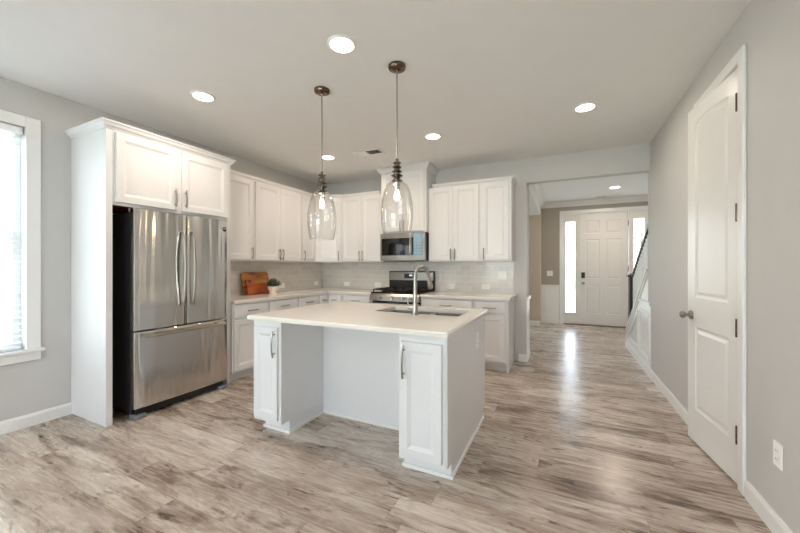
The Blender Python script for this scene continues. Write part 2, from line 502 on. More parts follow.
def copy_tree(o, parent=None):
    c = o.copy(); COL.objects.link(c); c.parent = parent
    for ch in list(o.children): copy_tree(ch, c)
    return c

LEFT = R(90)      # local -y faces +X (things on the left wall)
RIGHT = R(-90)    # local -y faces -X (things on the right wall)
BACK = R(180)

# ------------------------------------------------------------------ room shell
struct(obj('floor', box(B(), -4.0, 2.1, YR - 0.14, 8.54, -0.1, 0), 'floor'), 'wide grey-brown wood planks running across the room')
struct(obj('ceiling', box(B(), -4.0, 2.1, YR - 0.14, 8.54, H, H + 0.1), 'ceiling'), 'flat off-white ceiling')

# left wall: window_1 (beside the refrigerator cabinet) and window_2 further back; local x = world Y - YR
def lx(y): return y - YR
W1 = (lx(0.23), lx(1.13), 0.62, 2.40)
W2 = (lx(-4.1), lx(-2.9), 0.62, 2.40)  # unseen opening, sized and moved for the daylight it lets in
struct(obj('wall_left', plate(B(), 0, lx(8.5), 0, H, 0, 0.14, (W1, W2)), 'wall', loc=(XL, YR, 0), rot=LEFT), 'greige left wall with the window')
# rear wall behind the camera
def rx(x): return XR + 0.12 - x
W3 = (rx(0.8), rx(-3.0), 0.12, 2.45)  # unseen glass doors, added and placed to spread daylight through the room
struct(obj('wall_rear', plate(B(), -0.0, rx(XL), 0, H, 0, 0.14, (W3,)), 'wall', loc=(XR + 0.12, YR, 0), rot=BACK))
# right wall with the pantry opening, local x = 4.93 - Y
PH0, PH1 = 2.60, 3.25
def ry(y): return 4.93 - y
struct(obj('wall_right', plate(B(), 0, ry(YR), 0, H, 0, 0.12, ((ry(PH1), ry(PH0), -0.001, 2.46),)), 'wall', loc=(XR, 4.93, 0), rot=RIGHT), 'greige right wall with the narrow white door')
# kitchen back wall and the dropped header over the hall opening
struct(obj('wall_back', box(B(), XL, -0.43, YB, YB + 0.12, 0, H), 'wall'), 'greige kitchen back wall')
struct(obj('wall_back_return', box(B(), -0.68, -0.43, YB + 0.12, 5.2, 0, H), 'wall'))
struct(obj('wall_header', box(B(), -0.43, 2.0, YB, YB + 0.12, 2.415, H), 'wall'), 'dropped header across the hall opening')
# beam and pier on the left side of the foyer
struct(obj('trim_1', box(B(), -0.68, -0.43, 5.2, 7.95, 2.41, H), 'trim'), 'white cased beam over the dining room opening')
struct(obj('wall_pier', box(B(), -0.68, -0.43, 7.95, YF, 0, H), 'tan_wall'), 'tan pier beside the entry')
struct(obj('wall_pantry', plate(B(), 0, 1.5, 0, H, 0, 0.1), 'wall', loc=(1.95, 3.6, 0), rot=RIGHT))
struct(obj('wall_pantry_side', box(B(), 1.06, 1.94, 3.6, 3.66, 0, H), 'wall'))
struct(obj('wall_pantry_front', box(B(), 1.06, 1.94, 2.1, 2.16, 0, H), 'wall'))
struct(obj('wall_stair', box(B(), 1.95, 2.05, 3.7, YF, 0, H), 'wall'))
# front wall (foyer and dining room), local x = world X + 3.91
def fx(x): return x - XL
W4 = (fx(-3.1), fx(-1.5), 0.65, 2.35)
D1 = (fx(0.02), fx(1.58), -0.001, 2.46)
struct(obj('wall_front', plate(B(), 0, fx(2.05), 0, H, 0, 0.14, (W4, D1)), 'foyer_wall', loc=(XL, YF, 0)), 'taupe entry wall around the front door')

# baseboards
def baseboard(name, length, loc, rot, label=None, h=0.10, m='trim'):
    pts = [(0, 0), (-0.014, 0), (-0.014, h - 0.02), (-0.008, h), (0, h)]
    bm = prism(B(), pts, 'x', 0, length)
    return struct(obj(name, bm, m, loc=loc, rot=rot), label)
baseboard('baseboard_left', 1.41 - YR, (XL, YR, 0), LEFT, 'white baseboard under the window')
baseboard('baseboard_right_near', 2.52 - YR, (XR, 2.52, 0), RIGHT, 'white baseboard near the outlet')
baseboard('baseboard_right', 4.78 - 3.33, (XR, 4.78, 0), RIGHT, 'white baseboard beyond the narrow door')
baseboard('baseboard_back', 0.10, (-0.53, YB, 0), 0)
baseboard('baseboard_return', 0.37, (-0.43, YB, 0), R(90), 'white baseboard wrapping the wall end')
baseboard('baseboard_front', 0.37, (-0.43, YF, 0), 0)
baseboard('baseboard_pier', 0.25, (-0.68, 7.95, 0), 0)
baseboard('baseboard_dining', 3.2, (XL, YF, 0), 0)

# crown moulding in the foyer
def crown(name, length, loc, rot, drop=0.12, out=0.09, m='trim', parent=None):
    pts = [(0, 0), (0, -drop), (-0.012, -drop), (-0.018, -drop + 0.02), (-out * 0.55, -drop * 0.42), (-out + 0.012, -0.022), (-out, -0.018), (-out, 0)]
    return obj(name, prism(B(), pts, 'x', 0, length), m, loc=loc, rot=rot, parent=parent)
struct(crown('trim_2', 2.38, (-0.43, YF - 0.001, H - 0.001), 0), 'crown moulding above the front door')
struct(crown('trim_3', 3.44, (-0.429, 4.96, H - 0.001), R(90)), 'crown moulding on the cased beam')
# wainscot on the foyer walls: chair rails, panel frames
struct(obj('trim_4', box(B(), -0.43, -0.055, YF - 0.025, YF - 0.001, 0.83, 0.87, 0.006), 'trim'), 'chair rail beside the front door')
struct(obj('trim_5', box(B(), -0.43, -0.055, YF - 0.006, YF - 0.001, 0.0, 0.83), 'trim'))
def pframe(name, x0, x1, z0, z1, loc, rot, wdt=0.022, label=None):
    bm = plate(B(), x0, x1, z0, z1, -0.02, 0, ((x0 + wdt, x1 - wdt, z0 + wdt, z1 - wdt),))
    return struct(obj(name, bm, 'trim', loc=loc, rot=rot), label)
pframe('trim_6', -0.35, -0.15, 0.16, 0.70, (0, YF - 0.006, 0), 0, label='picture frame moulding left of the front door')
# wall end wainscot
struct(obj('trim_7', box(B(), -0.43, -0.422, YB + 0.002, 5.2, 0.10, 0.83), 'trim'), 'white wainscot on the wall end')
struct(obj('trim_8', box(B(), -0.43, -0.404, YB - 0.004, 5.21, 0.83, 0.87, 0.006), 'trim'), 'chair rail on the wall end')

# ------------------------------------------------------------------ windows
def window(name, wx0, wx1, z0, z1, loc, rot, label, casing=0.085, split=1, sill=True, rails=True):
    """local frame as on its wall: front face y=0, opening wx0..wx1"""
    r = bpy.data.objects.new(name, None); COL.objects.link(r); r.location = loc; r.rotation_euler = (0, 0, rot)
    struct(r, label)
    c = casing
    bm = B()
    box(bm, wx0 - c, wx0, -0.02, -0.001, z0 - (0.0 if sill else c), z1 + c, 0.003)
    box(bm, wx1, wx1 + c, -0.02, -0.001, z0 - (0.0 if sill else c), z1 + c, 0.003)
    box(bm, wx0, wx1, -0.02, -0.001, z1, z1 + c, 0.003)
    if not sill: box(bm, wx0, wx1, -0.02, -0.001, z0 - c, z0, 0.003)
    obj('window_casing', bm, 'trim', r)
    if sill:
        bm = B(); box(bm, wx0 - c - 0.02, wx1 + c + 0.02, -0.055, -0.001, z0 - 0.02, z0 + 0.005, 0.004); box(bm, wx0, wx1, 0.0, 0.08, z0, z0 + 0.005)
        obj('window_sill', bm, 'trim', r)
        bm = B(); box(bm, wx0 - c, wx1 + c, -0.022, -0.001, z0 - 0.09, z0 - 0.021, 0.003); obj('apron', bm, 'trim', r)
    n = split; ww = (wx1 - wx0) / n
    for i in range(n):
        a, b = wx0 + i * ww, wx0 + (i + 1) * ww
        f = 0.045
        hs = ((a + f, b - f, z0 + f + 0.005, (z0 + z1) / 2 - 0.02), (a + f, b - f, (z0 + z1) / 2 + 0.02, z1 - f)) if rails else ((a + f, b - f, z0 + f + 0.005, z1 - f),)
        fr = obj('window_frame', plate(B(), a + 0.001, b - 0.001, z0 + 0.006, z1 - 0.001, 0.085, 0.125, hs), 'trim', r)
        obj('pane', box(B(), a + f * 0.8, b - f * 0.8, 0.103, 0.107, z0 + f * 0.8, z1 - f * 0.8), 'pane', fr)
    return r
window('window_1', *W1, (XL, YR, 0), LEFT, 'white sash window with raised sill at the left edge')
window('window_2', *W2, (XL, YR, 0), LEFT, 'unseen rear left window added for daylight', split=2)
window('window_3', *W3, (XR + 0.12, YR, 0), BACK, 'unseen wide glass doors added behind the camera for daylight', split=3, sill=False, rails=False)
window('window_4', *W4, (XL, YF, 0), 0, 'dining room window', split=2)

# blind on window_1
def blind(wx0, wx1, z0, z1, loc, rot, label):
    t = thing('window_blind', label, 'blind', loc, rot)
    obj('headrail', box(B(), wx0 + 0.008, wx1 - 0.008, 0.012, 0.065, z1 - 0.06, z1 - 0.004, 0.003), 'blind', t)
    bm = B(); n = 34; zt = z1 - 0.09; zb = z0 + 0.06
    for i in range(n):
        z = zt + (zb - zt) * i / (n - 1)
        k = len(bm.verts); bm.verts.ensure_lookup_table()
        box(bm, wx0 + 0.01, wx1 - 0.01, 0.016, 0.062, z - 0.0014, z + 0.0014)
        bm.verts.ensure_lookup_table()
        vs = bm.verts[k:]
        xf(bm, vs, Matrix.Translation((0, 0.039, z)) @ Matrix.Rotation(R(12), 4, 'X') @ Matrix.Translation((0, -0.039, -z)))
    obj('slats', bm, 'blind', t)
    obj('bottom_rail', box(B(), wx0 + 0.01, wx1 - 0.01, 0.02, 0.06, z0 + 0.012, z0 + 0.032, 0.003), 'blind', t)
    for x in (wx0 + 0.15, wx1 - 0.15):
        obj('ladder_cord', tube(B(), [(x, 0.014, z0 + 0.03), (x, 0.014, z1 - 0.05)], 0.0012, 5), 'blind', t)
blind(*W1, (XL, YR, 0), LEFT, 'white horizontal slat blind lowered inside the left window')

# ------------------------------------------------------------------ small hardware
def pull(parent, x, y, z, length=0.15, vertical=True, m='nickel', name='door_handle'):
    """arched bar pull whose posts stand on local y (front face)"""
    bm = B(); s = length / 2; pts = []
    for i in range(13):
        u = -1 + 2 * i / 12
        pts.append((u * s, y - 0.022 - 0.012 * (1 - u * u)))
    P = [(x, p[1], z + p[0]) if vertical else (x + p[0], p[1], z) for p in pts]
    tube(bm, P, 0.0068, 8)
    for k in (-0.72, 0.72):
        a = (x, y, z + k * s) if vertical else (x + k * s, y, z)
        b = (a[0], y - 0.028, a[2])
        tube(bm, [a, b], 0.0055, 8)
    return obj(name, bm, m, parent, smooth=True)

RINGS = [(0.004, 0.004), (0.008, 0.006), (0.020, 0.009), (0.022, 0.0095)]
RAISED = [(0.003, 0.003), (0.007, 0.004), (0.021, 0.011), (0.024, 0.011)]
def cab_door(parent, x0, x1, z0, z1, t=0.020, stile=0.055, rings=RAISED, name='door', handle=None, m='cab', yf=None, hm='nickel'):
    """handle = (side, vertical pos z, length)"""
    w_, h_ = x1 - x0, z1 - z0
    pn = [(stile, w_ - stile, stile, h_ - stile)]
    d = obj(name, panel_slab(w_, h_, t, pn, rings, x0, z0, -t - 0.0005), m, parent)
    if handle:
        side, hz, ln = handle
        if side in ('l', 'r'):
            hx = x0 + 0.027 if side == 'l' else x1 - 0.027
            pull(d, hx, -t, hz, ln, True)
        else:
            pull(d, (x0 + x1) / 2, -t, hz, ln, False)
    return d

def drawer(parent, x0, x1, z0, z1, handle=0.14):
    w_, h_ = x1 - x0, z1 - z0
    d = obj('drawer', panel_slab(w_, h_, 0.02, [(0.012, w_ - 0.012, 0.012, h_ - 0.012)], [(0.006, -0.002), (0.010, -0.0025)], x0, z0, -0.0205), 'cab', parent)
    if handle: pull(d, (x0 + x1) / 2, -0.0225, (z0 + z1) / 2, handle, False)
    return d

# ------------------------------------------------------------------ refrigerator enclosure (tall cabinet)
FX = -3.29
fc = thing('refrigerator_cabinet', 'tall white cabinet surround with two doors over the steel refrigerator', 'cabinet', (FX, 1.41, 0), LEFT)
FW = 1.125; FD = FX - XL - 0.002
obj('side_panel', box(B(), 0, 0.045, 0, FD, 0, 2.40, 0.001), 'cab', fc)
obj('side_panel', box(B(), FW - 0.04, FW, 0, FD, 0, 2.40, 0.001), 'cab', fc)
bm = B(); box(bm, 0.0455, FW - 0.0405, 0.0, 0.02, 1.79, 2.40); box(bm, 0.0455, FW - 0.0405, 0.0205, FD, 2.38, 2.40)
obj('body', bm, 'cab', fc)
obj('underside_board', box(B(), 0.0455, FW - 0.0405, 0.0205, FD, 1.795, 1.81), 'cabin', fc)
cab_door(fc, 0.062, 0.550, 1.815, 2.385, handle=('r', 1.93, 0.17))
cab_door(fc, 0.592, 1.080, 1.815, 2.385, handle=('l', 1.93, 0.17))
def cab_crown(parent, path, z, closed=False, drop=0.075, out=0.055, name='crown_molding', m='cab'):
    """crown swept along a plan polyline (outward = right-hand side of travel), mitred corners"""
    prof = [(0.0, 0.0), (0.004, 0.0), (0.010, 0.012), (0.022, 0.022), (out * 0.72, drop * 0.72), (out - 0.006, drop - 0.014), (out, drop - 0.010), (out, drop), (0.0, drop)]
    P = [Vector((p[0], p[1])) for p in path]
    offs = []
    for i in range(len(P)):
        def nrm(a, b):
            d = (b - a).normalized(); return Vector((d.y, -d.x))
        if i == 0: n_ = nrm(P[0], P[1])
        elif i == len(P) - 1: n_ = nrm(P[-2], P[-1])
        else:
            n1, n2 = nrm(P[i - 1], P[i]), nrm(P[i], P[i + 1])
            n_ = (n1 + n2); n_ = n_ / max(1e-6, n_.dot(n1))
        offs.append(n_)
    bm = B(); rr = []
    for p, n_ in zip(P, offs):
        rr.append([bm.verts.new((p.x + n_.x * o_, p.y + n_.y * o_, z + zz)) for o_, zz in prof])
    for a, b in zip(rr, rr[1:]):
        for k in range(len(prof)):
            bm.faces.new((a[k], a[(k + 1) % len(prof)], b[(k + 1) % len(prof)], b[k]))
    bm.faces.new(rr[0][::-1]); bm.faces.new(rr[-1])
    return obj(name, bm, m, parent)
cab_crown(fc, [(0.0, FD), (0.0, 0.0), (FW, 0.0), (FW, 0.26)], 2.401, drop=0.06, out=0.042)

# ------------------------------------------------------------------ refrigerator
FY0, FY1 = 1.570, 2.44; fw = FY1 - FY0
fr = thing('refrigerator', 'large stainless steel french door refrigerator with bottom freezer', 'refrigerator', (-3.21, FY0, 0), LEFT)
obj('body', box(B(), 0.012, fw - 0.012, 0.075, 0.645, 0.03, 1.745, 0.004), 'fridge_side', fr)
def bowed(w_, h_, t_, bow, x0, z0, n=14, m_=1):
    """door with a gently bowed front"""
    bm = B(); A = []; Bk = []
    e = 0.012
    cols = [0, e * 0.3, e] + [e + (w_ - 2 * e) * i / n for i in range(1, n)] + [w_ - e, w_ - e * 0.3, w_]
    for x in cols:
        u = 2 * x / w_ - 1
        y = -bow * (1 - u * u)
        dx = min(x, w_ - x)
        if dx < e: y += e * (1 - math.sqrt(max(0, 1 - (1 - dx / e) ** 2))) * 0.9
        A.append((x0 + x, y))
    zz = [z0, z0 + 0.006, z0 + h_ - 0.006, z0 + h_]; dy = [0.005, 0, 0, 0.005]
    grid = [[bm.verts.new((x, y + dy[j], zz[j])) for x, y in A] for j in range(4)]
    back = [[bm.verts.new((x, t_, z)) for x, y in A] for z in (z0, z0 + h_)]
    for j in range(3):
        for i in range(len(A) - 1):
            bm.faces.new((grid[j][i], grid[j][i + 1], grid[j + 1][i + 1], grid[j + 1][i]))
    for i in range(len(A) - 1):
        bm.faces.new((grid[0][i + 1], grid[0][i], back[0][i], back[0][i + 1]))
        bm.faces.new((grid[3][i], grid[3][i + 1], back[1][i + 1], back[1][i]))
        bm.faces.new((back[0][i], back[1][i], back[1][i + 1], back[0][i + 1]))
    bm.faces.new([grid[j][0] for j in range(4)] + [back[1][0], back[0][0]])
    bm.faces.new([grid[j][-1] for j in range(4)][::-1] + [back[0][-1], back[1][-1]])
    return bm
def fridge_handle_v(parent, x, z0, z1):
    bm = B(); pts = []
    for i in range(17):
        u = i / 16
        pts.append((x, -0.032 - 0.028 * math.sin(math.pi * u) ** 0.8, z0 + (z1 - z0) * u))
    tube(bm, [(x, 0.0, z0 + 0.015)] + pts + [(x, 0.0, z1 - 0.015)], 0.011, 10)
    return obj('door_handle', bm, 'nickel', parent, smooth=True)
half = fw / 2
d = obj('door', bowed(half - 0.003, 1.03, 0.065, 0.012, 0.0, 0.745), 'steel', fr, smooth=True); fridge_handle_v(d, half - 0.045, 0.93, 1.62)
d = obj('door', bowed(half - 0.003, 1.03, 0.065, 0.012, half + 0.003, 0.745), 'steel', fr, smooth=True); fridge_handle_v(d, half + 0.045, 0.93, 1.62)
bm = B(); box(bm, fw - 0.085, fw - 0.022, -0.006, 0.004, 1.655, 1.70, 0.002)
badge = obj('brand_badge', bm, 'dark', d)
bm = B(); box(bm, fw - 0.078, fw - 0.030, -0.0085, -0.006, 1.676, 1.692); obj('badge_emblem', bm, 'chrome', fr)
d = obj('freezer_drawer', bowed(fw, 0.645, 0.065, 0.010, 0.0, 0.088), 'steel', fr, smooth=True)
bm = B(); tube(bm, [(0.06 + (fw - 0.12) * i / 12, -0.048 - 0.008 * math.sin(math.pi * i / 12), 0.693) for i in range(13)], 0.012, 10)
box(bm, 0.055, 0.13, -0.045, 0.0, 0.688, 0.712, 0.003); box(bm, fw - 0.13, fw - 0.055, -0.045, 0.0, 0.688, 0.712, 0.003)
obj('drawer_handle', bm, 'nickel', d, smooth=True)
obj('kick_grille', box(B(), 0.03, fw - 0.03, 0.03, 0.07, 0.02, 0.082, 0.003), 'dark', fr)
for x in (0.0, fw - 0.10):
    bm = B(); box(bm, x, x + 0.10, -0.005, 0.09, 0.001, 0.035, 0.012, 2); obj('foot', bm, 'grey_plastic', fr, smooth=True)
for x in (0.0, fw - 0.09):
    bm = B(); box(bm, x, x + 0.09, 0.01, 0.10, 1.750, 1.778, 0.006); obj('hinge_cover', bm, 'grey_plastic', fr)

# ------------------------------------------------------------------ base cabinets
BX, BY = -3.27, 4.225      # face planes
CZ = CT - 0.036            # body top
def base_cab(label, loc, rot, w_, d_, doors, drawers, group=None, name='base_cabinet', side_toe=False):
    t = thing(name, label, 'cabinet', loc, rot, group)
    obj('body', box(B(), 0, w_, 0, d_, 0.10, CZ - 0.001, 0.001), 'cab', t)
    obj('toe_kick', box(B(), 0, w_, 0.075, 0.10, 0.0, 0.0995), 'cab', t)
    for d0 in doors: cab_door(t, *d0[:4], handle=d0[4])
    for d0 in drawers: drawer(t, *d0)
    return t
DZ0, DZ1 = CZ - 0.165, CZ - 0.02
ZB0, ZB1 = 0.125, CZ - 0.185
def stdcab(label, loc, rot, w_, n, hs=None, **k):
    g = 0.018
    if n == 1:
        drs = [(g, w_ - g, ZB0, ZB1, (hs or 'r', ZB1 - 0.10, 0.14))]
    else:
        drs = [(g, w_ / 2 - 0.002, ZB0, ZB1, ('r', ZB1 - 0.10, 0.14)), (w_ / 2 + 0.002, w_ - g, ZB0, ZB1, ('l', ZB1 - 0.10, 0.14))]
    return base_cab(label, loc, rot, w_, 0.62, drs, [(g, w_ - g, DZ0, DZ1, 0.15)], **k)
LD = BX - XL - 0.012
stdcab('white base cabinet with one drawer beside the refrigerator', (BX, 2.538, 0), LEFT, 0.505, 1, 'r')
stdcab('white base cabinet, second one from the refrigerator, below the potted plant', (BX, 3.045, 0), LEFT, 0.50, 1, 'r')
stdcab('white base cabinet, third one from the refrigerator, before the corner', (BX, 3.547, 0), LEFT, 0.44, 1, 'l')
# corner cabinet: L shaped
cc = thing('corner_base_cabinet', 'white corner base cabinet with two narrow fronts meeting at an angle', 'cabinet', (0, 0, 0))
bm = B(); prism(bm, [(XL + 0.01, 3.989), (BX, 3.989), (BX, BY), (-2.975, BY), (-2.975, YB - 0.012), (XL + 0.01, YB - 0.012)], 'z', 0.10, CZ - 0.001)
obj('body', bm, 'cab', cc)
bm = B(); prism(bm, [(XL + 0.01, 3.989), (BX - 0.075, 3.989), (BX - 0.075, BY + 0.075), (-2.975, BY + 0.075), (-2.975, YB - 0.012), (XL + 0.01, YB - 0.012)], 'z', 0.0, 0.0995)
obj('toe_kick', bm, 'cab', cc)
def placed_door(parent, fn, loc, rot):
    o = fn()
    o.parent = parent; o.location = loc; o.rotation_euler = (0, 0, rot)
    return o
def mk(x1, side):
    def f():
        d0 = obj('door', panel_slab(x1, ZB1 - ZB0, 0.02, [(0.045, x1 - 0.045, 0.055, ZB1 - ZB0 - 0.055)], RAISED, 0, ZB0, -0.0205), 'cab')
        if side: pull(d0, x1 - 0.03, -0.02, ZB1 - 0.1, 0.14)
        return d0
    return f
placed_door(cc, mk(0.19, None), (BX, 4.005, 0), LEFT)
placed_door(cc, mk(0.235, 'r'), (BX + 0.028, BY, 0), 0)
def mkd(x1):
    def f():
        d0 = obj('drawer', panel_slab(x1, DZ1 - DZ0, 0.02, [(0.012, x1 - 0.012, 0.012, DZ1 - DZ0 - 0.012)], [(0.006, -0.002)], 0, DZ0, -0.0205), 'cab')
        pull(d0, x1 / 2, -0.0225, (DZ0 + DZ1) / 2, 0.09, False); return d0
    return f
placed_door(cc, mkd(0.19), (BX, 4.005, 0), LEFT)
placed_door(cc, mkd(0.235), (BX + 0.028, BY, 0), 0)
RX0, RX1 = -2.483, -1.722
MX0 = -2.437         # left side of the microwave and the cabinet above it   # range
BD = YB - BY - 0.012
def bcab(label, x0, x1, n, hs='r', **k):
    g = 0.018; w_ = x1 - x0
    if n == 1: drs = [(g, w_ - g, ZB0, ZB1, (hs, ZB1 - 0.10, 0.14))]
    else: drs = [(g, w_ / 2 - 0.002, ZB0, ZB1, ('r', ZB1 - 0.10, 0.14)), (w_ / 2 + 0.002, w_ - g, ZB0, ZB1, ('l', ZB1 - 0.10, 0.14))]
    return base_cab(label, (x0, BY, 0), 0, w_, BD, drs, [(g, w_ - g, DZ0, DZ1, 0.16)], **k)
bcab('white base cabinet just left of the gas range', -2.973, RX0 - 0.003, 1, 'r')
bcab('white base cabinet with wide drawer just right of the gas range', RX1 + 0.003, -1.0, 2)
bcab('white base cabinet at the right end of the back wall run', -0.998, -0.602, 1, 'l')
obj('end_panel', box(B(), -0.601 + 0.998, -0.583 + 0.998, -0.0, BD, 0, CZ - 0.001), 'cab', [o for o in COL.objects if o.get('label') == 'white base cabinet at the right end of the back wall run'][0])

# countertops
bm = B(); prism(bm, [(XL + 0.01, 2.538), (BX + 0.035, 2.538), (BX + 0.035, BY - 0.035), (RX0 - 0.002, BY - 0.035), (RX0 - 0.002, YB - 0.010), (XL + 0.01, YB - 0.010)], 'z', CZ, CT)
bmesh.ops.bevel(bm, geom=[e for e in bm.edges if all(abs(v.co.z - CT) < 1e-4 for v in e.verts)], offset=0.004, segments=2, affect='EDGES')
tag(obj('countertop', bm, 'quartz'), 'white quartz corner countertop between the refrigerator and the range', 'countertop')
bm = B(); box(bm, RX1 + 0.002, -0.556, BY - 0.035, YB - 0.010, CZ, CT, 0.004, 2)
tag(obj('countertop', bm, 'quartz'), 'short white quartz countertop right of the range', 'countertop')

# backsplash tiles
bs = obj('tile_backsplash', plate(B(), 0, YB - 2.54, CT + 0.001, 1.354, -0.008, -0.0005), 'tile', loc=(XL, 2.54, 0), rot=LEFT)
tag(bs, 'subway tile backsplash on the left wall behind the cutting boards', 'backsplash')
bm = plate(B(), 0, -0.60 - (XL + 0.009), CT + 0.001, 1.354, -0.008, -0.0005)
bs = obj('tile_backsplash', bm, 'tile', loc=(XL + 0.009, YB, 0))
tag(bs, 'subway tile backsplash on the back wall behind the range', 'backsplash')

# ------------------------------------------------------------------ wall cabinets
UX, UY = -3.58, 4.50
UZ0, UZ1 = 1.356, 2.395
def wall_cab(label, loc, rot, w_, d_, z0, z1, doors, hz=None, name='wall_cabinet', g=0.012):
    t = thing(name, label, 'cabinet', (loc[0], loc[1], z0), rot)
    obj('body', box(B(), 0, w_, 0, d_, 0, z1 - z0, 0.001), 'cab', t)
    hz = 0.10 if hz is None else hz
    if len(doors) == 1:
        cab_door(t, g, w_ - g, 0.018, z1 - z0 - 0.012, handle=(doors[0], hz, 0.15))
    else:
        cab_door(t, g, w_ / 2 - 0.0015, 0.018, z1 - z0 - 0.012, handle=('r', hz, 0.15))
        cab_door(t, w_ / 2 + 0.0015, w_ - g, 0.018, z1 - z0 - 0.012, handle=('l', hz, 0.15))
    return t
ud = UX - XL - 0.003
wall_cab('single-door white wall cabinet beside the refrigerator surround', (UX, 2.54), LEFT, 0.565, ud, UZ0, UZ1, ('r',), g=0.03)
wall_cab('two-door white wall cabinet above the cutting boards and plant', (UX, 3.107), LEFT, 0.865, ud, UZ0, UZ1, ('r', 'l'))
wall_cab('narrow white wall cabinet just left of the diagonal corner cabinet', (UX, 3.974), LEFT, 0.314, ud, UZ0, UZ1, ('l',), g=0.006)
# diagonal corner
CXa, CYa = UX, 4.29; CXb, CYb = -3.205, UY
dc = thing('corner_wall_cabinet', 'diagonal white corner wall cabinet with one door', 'cabinet', (CXa, CYa, UZ0))
ox, oy = -CXa, -CYa
pts = [(CXa, CYa), (CXb, CYb), (CXb, YB - 0.003), (XL + 0.003, YB - 0.003), (XL + 0.003, CYa)]
obj('body', prism(B(), [(p[0] + ox, p[1] + oy) for p in pts], 'z', 0, UZ1 - UZ0), 'cab', dc)
dl = math.hypot(CXb - CXa, CYb - CYa); da = math.atan2(CYb - CYa, CXb - CXa)
d0 = obj('door', panel_slab(dl - 0.03, UZ1 - UZ0 - 0.03, 0.02, [(0.055, dl - 0.085, 0.055, UZ1 - UZ0 - 0.085)], RAISED, 0.015, 0.018, -0.0205), 'cab', dc)
d0.rotation_euler = (0, 0, da)
pull(d0, dl - 0.05, -0.02, 0.10, 0.15)
wall_cab('two-door white wall cabinet just left of the microwave', (CXb + 0.002, UY), 0, MX0 - 0.004 - CXb - 0.002, YB - UY - 0.003, UZ0, UZ1, ('r', 'l'))
ub = wall_cab('two-door white wall cabinet just right of the microwave', (RX1 + 0.012, UY), 0, 0.724, YB - UY - 0.003, UZ0, UZ1, ('r', 'l'))
ub2 = wall_cab('single-door white wall cabinet at the right end of the back wall', (-0.985, UY), 0, 0.402, YB - UY - 0.003, UZ0, UZ1, ('l',), g=0.03)
# tall cabinet over the microwave, up to the ceiling
mc = wall_cab('tall white cabinet above the microwave reaching the ceiling', (MX0, 4.42), 0, RX1 - MX0 + 0.008, YB - 4.42 - 0.003, 1.775, 2.655, ('r', 'l'), g=0.03)
cab_crown(mc, [(0.0, 0.405), (0.0, 0.0), (RX1 - MX0 + 0.008, 0.0), (RX1 - MX0 + 0.008, 0.405)], 2.655 - 1.775 + 0.001, drop=0.083, out=0.06)
# crown along the wall cabinets
c1 = cab_crown(None, [(UX, 2.60), (UX, CYa), (CXb, CYb), (MX0 - 0.065, CYb)], UZ1 + 0.001, drop=0.045, out=0.03)
tag(c1, 'white crown strip running along the corner wall cabinets', 'crown moulding')
c2 = cab_crown(None, [(RX1 + 0.075, CYb), (-0.582, CYb), (-0.582, YB - 0.002)], UZ1 + 0.001, drop=0.045, out=0.03)
tag(c2, 'white crown strip on the wall cabinets right of the microwave', 'crown moulding')

# ------------------------------------------------------------------ microwave
mwv = thing('microwave', 'stainless over-the-range microwave mounted above the gas range', 'microwave', (MX0 + 0.004, 4.40, 1.372))
mw_, mh = RX1 - MX0 - 0.002, 0.40
obj('body', box(B(), 0, mw_, 0.02, YB - 4.40 - 0.010, 0, mh - 0.001, 0.002), 'dark', mwv)
obj('front_frame', plate(B(), 0, mw_, 0.0, mh - 0.002, -0.012, 0.0195, ((0.022, 0.475, 0.075, 0.325),)), 'steel2', mwv)
obj('door_window', box(B(), 0.023, 0.474, -0.004, 0.0, 0.076, 0.324), 'glassdark', mwv)
obj('bottom_strip', box(B(), 0.004, mw_ - 0.002, -0.018, -0.0125, 0.012, 0.062, 0.002), 'steel2', mwv)
bm = tube(B(), [(0.495, -0.012, 0.085), (0.495, -0.045, 0.10), (0.495, -0.05, 0.20), (0.495, -0.045, 0.30), (0.495, -0.012, 0.315)], 0.009, 8)
obj('door_handle', bm, 'nickel', mwv, smooth=True)
obj('handle_recess', box(B(), 0.510, 0.538, -0.0135, -0.0122, 0.08, 0.33), 'dark', mwv)
cp = obj('control_panel', box(B(), 0.542, 0.675, -0.016, -0.0122, 0.066, 0.385), 'film', mwv); cp['label'] = 'control panel still covered by bluish protective film'
for i in range(4):
    for j in range(3):
        obj('button', box(B(), 0.556 + j * 0.038, 0.583 + j * 0.038, -0.018, -0.0161, 0.10 + i * 0.04, 0.125 + i * 0.04), 'grey_plastic', cp)
obj('grease_filter', box(B(), 0.1, 0.6, 0.08, 0.3, -0.006, -0.0005), 'iron', mwv)

# ------------------------------------------------------------------ gas range
rg = thing('gas_range', 'freestanding stainless gas range with black cooktop and five knobs', 'range', (RX0, BY - 0.03, 0))
rw = RX1 - RX0; rd = YB - (BY - 0.03) - 0.012
obj('body', box(B(), 0.003, rw - 0.003, 0.03, rd, 0.03, 0.905, 0.003), 'dark', rg)
obj('cooktop', box(B(), 0.0, rw, -0.005, rd - 0.055, 0.9055, 0.925, 0.005), 'black', rg)
bm = B(); prism(bm, [(0.0285, 0.80), (-0.035, 0.805), (-0.03, 0.875), (-0.006, 0.9045), (0.0285, 0.9045)], 'x', 0.0, rw)
obj('control_panel', bm, 'steel2', rg)
for i, x in enumerate((0.10, 0.185, 0.36, 0.535, 0.635)):
    bm = B(); cyl(bm, (x, -0.050, 0.848), 0.021, 0.034, 'y', 20, 0.018); box(bm, x - 0.004, x + 0.004, -0.074, -0.066, 0.832, 0.864)
    obj('knob', bm, 'chrome', rg, smooth=True)
obj('vent_slot', box(B(), 0.02, rw - 0.02, 0.0, 0.0285, 0.772, 0.797), 'black', rg)
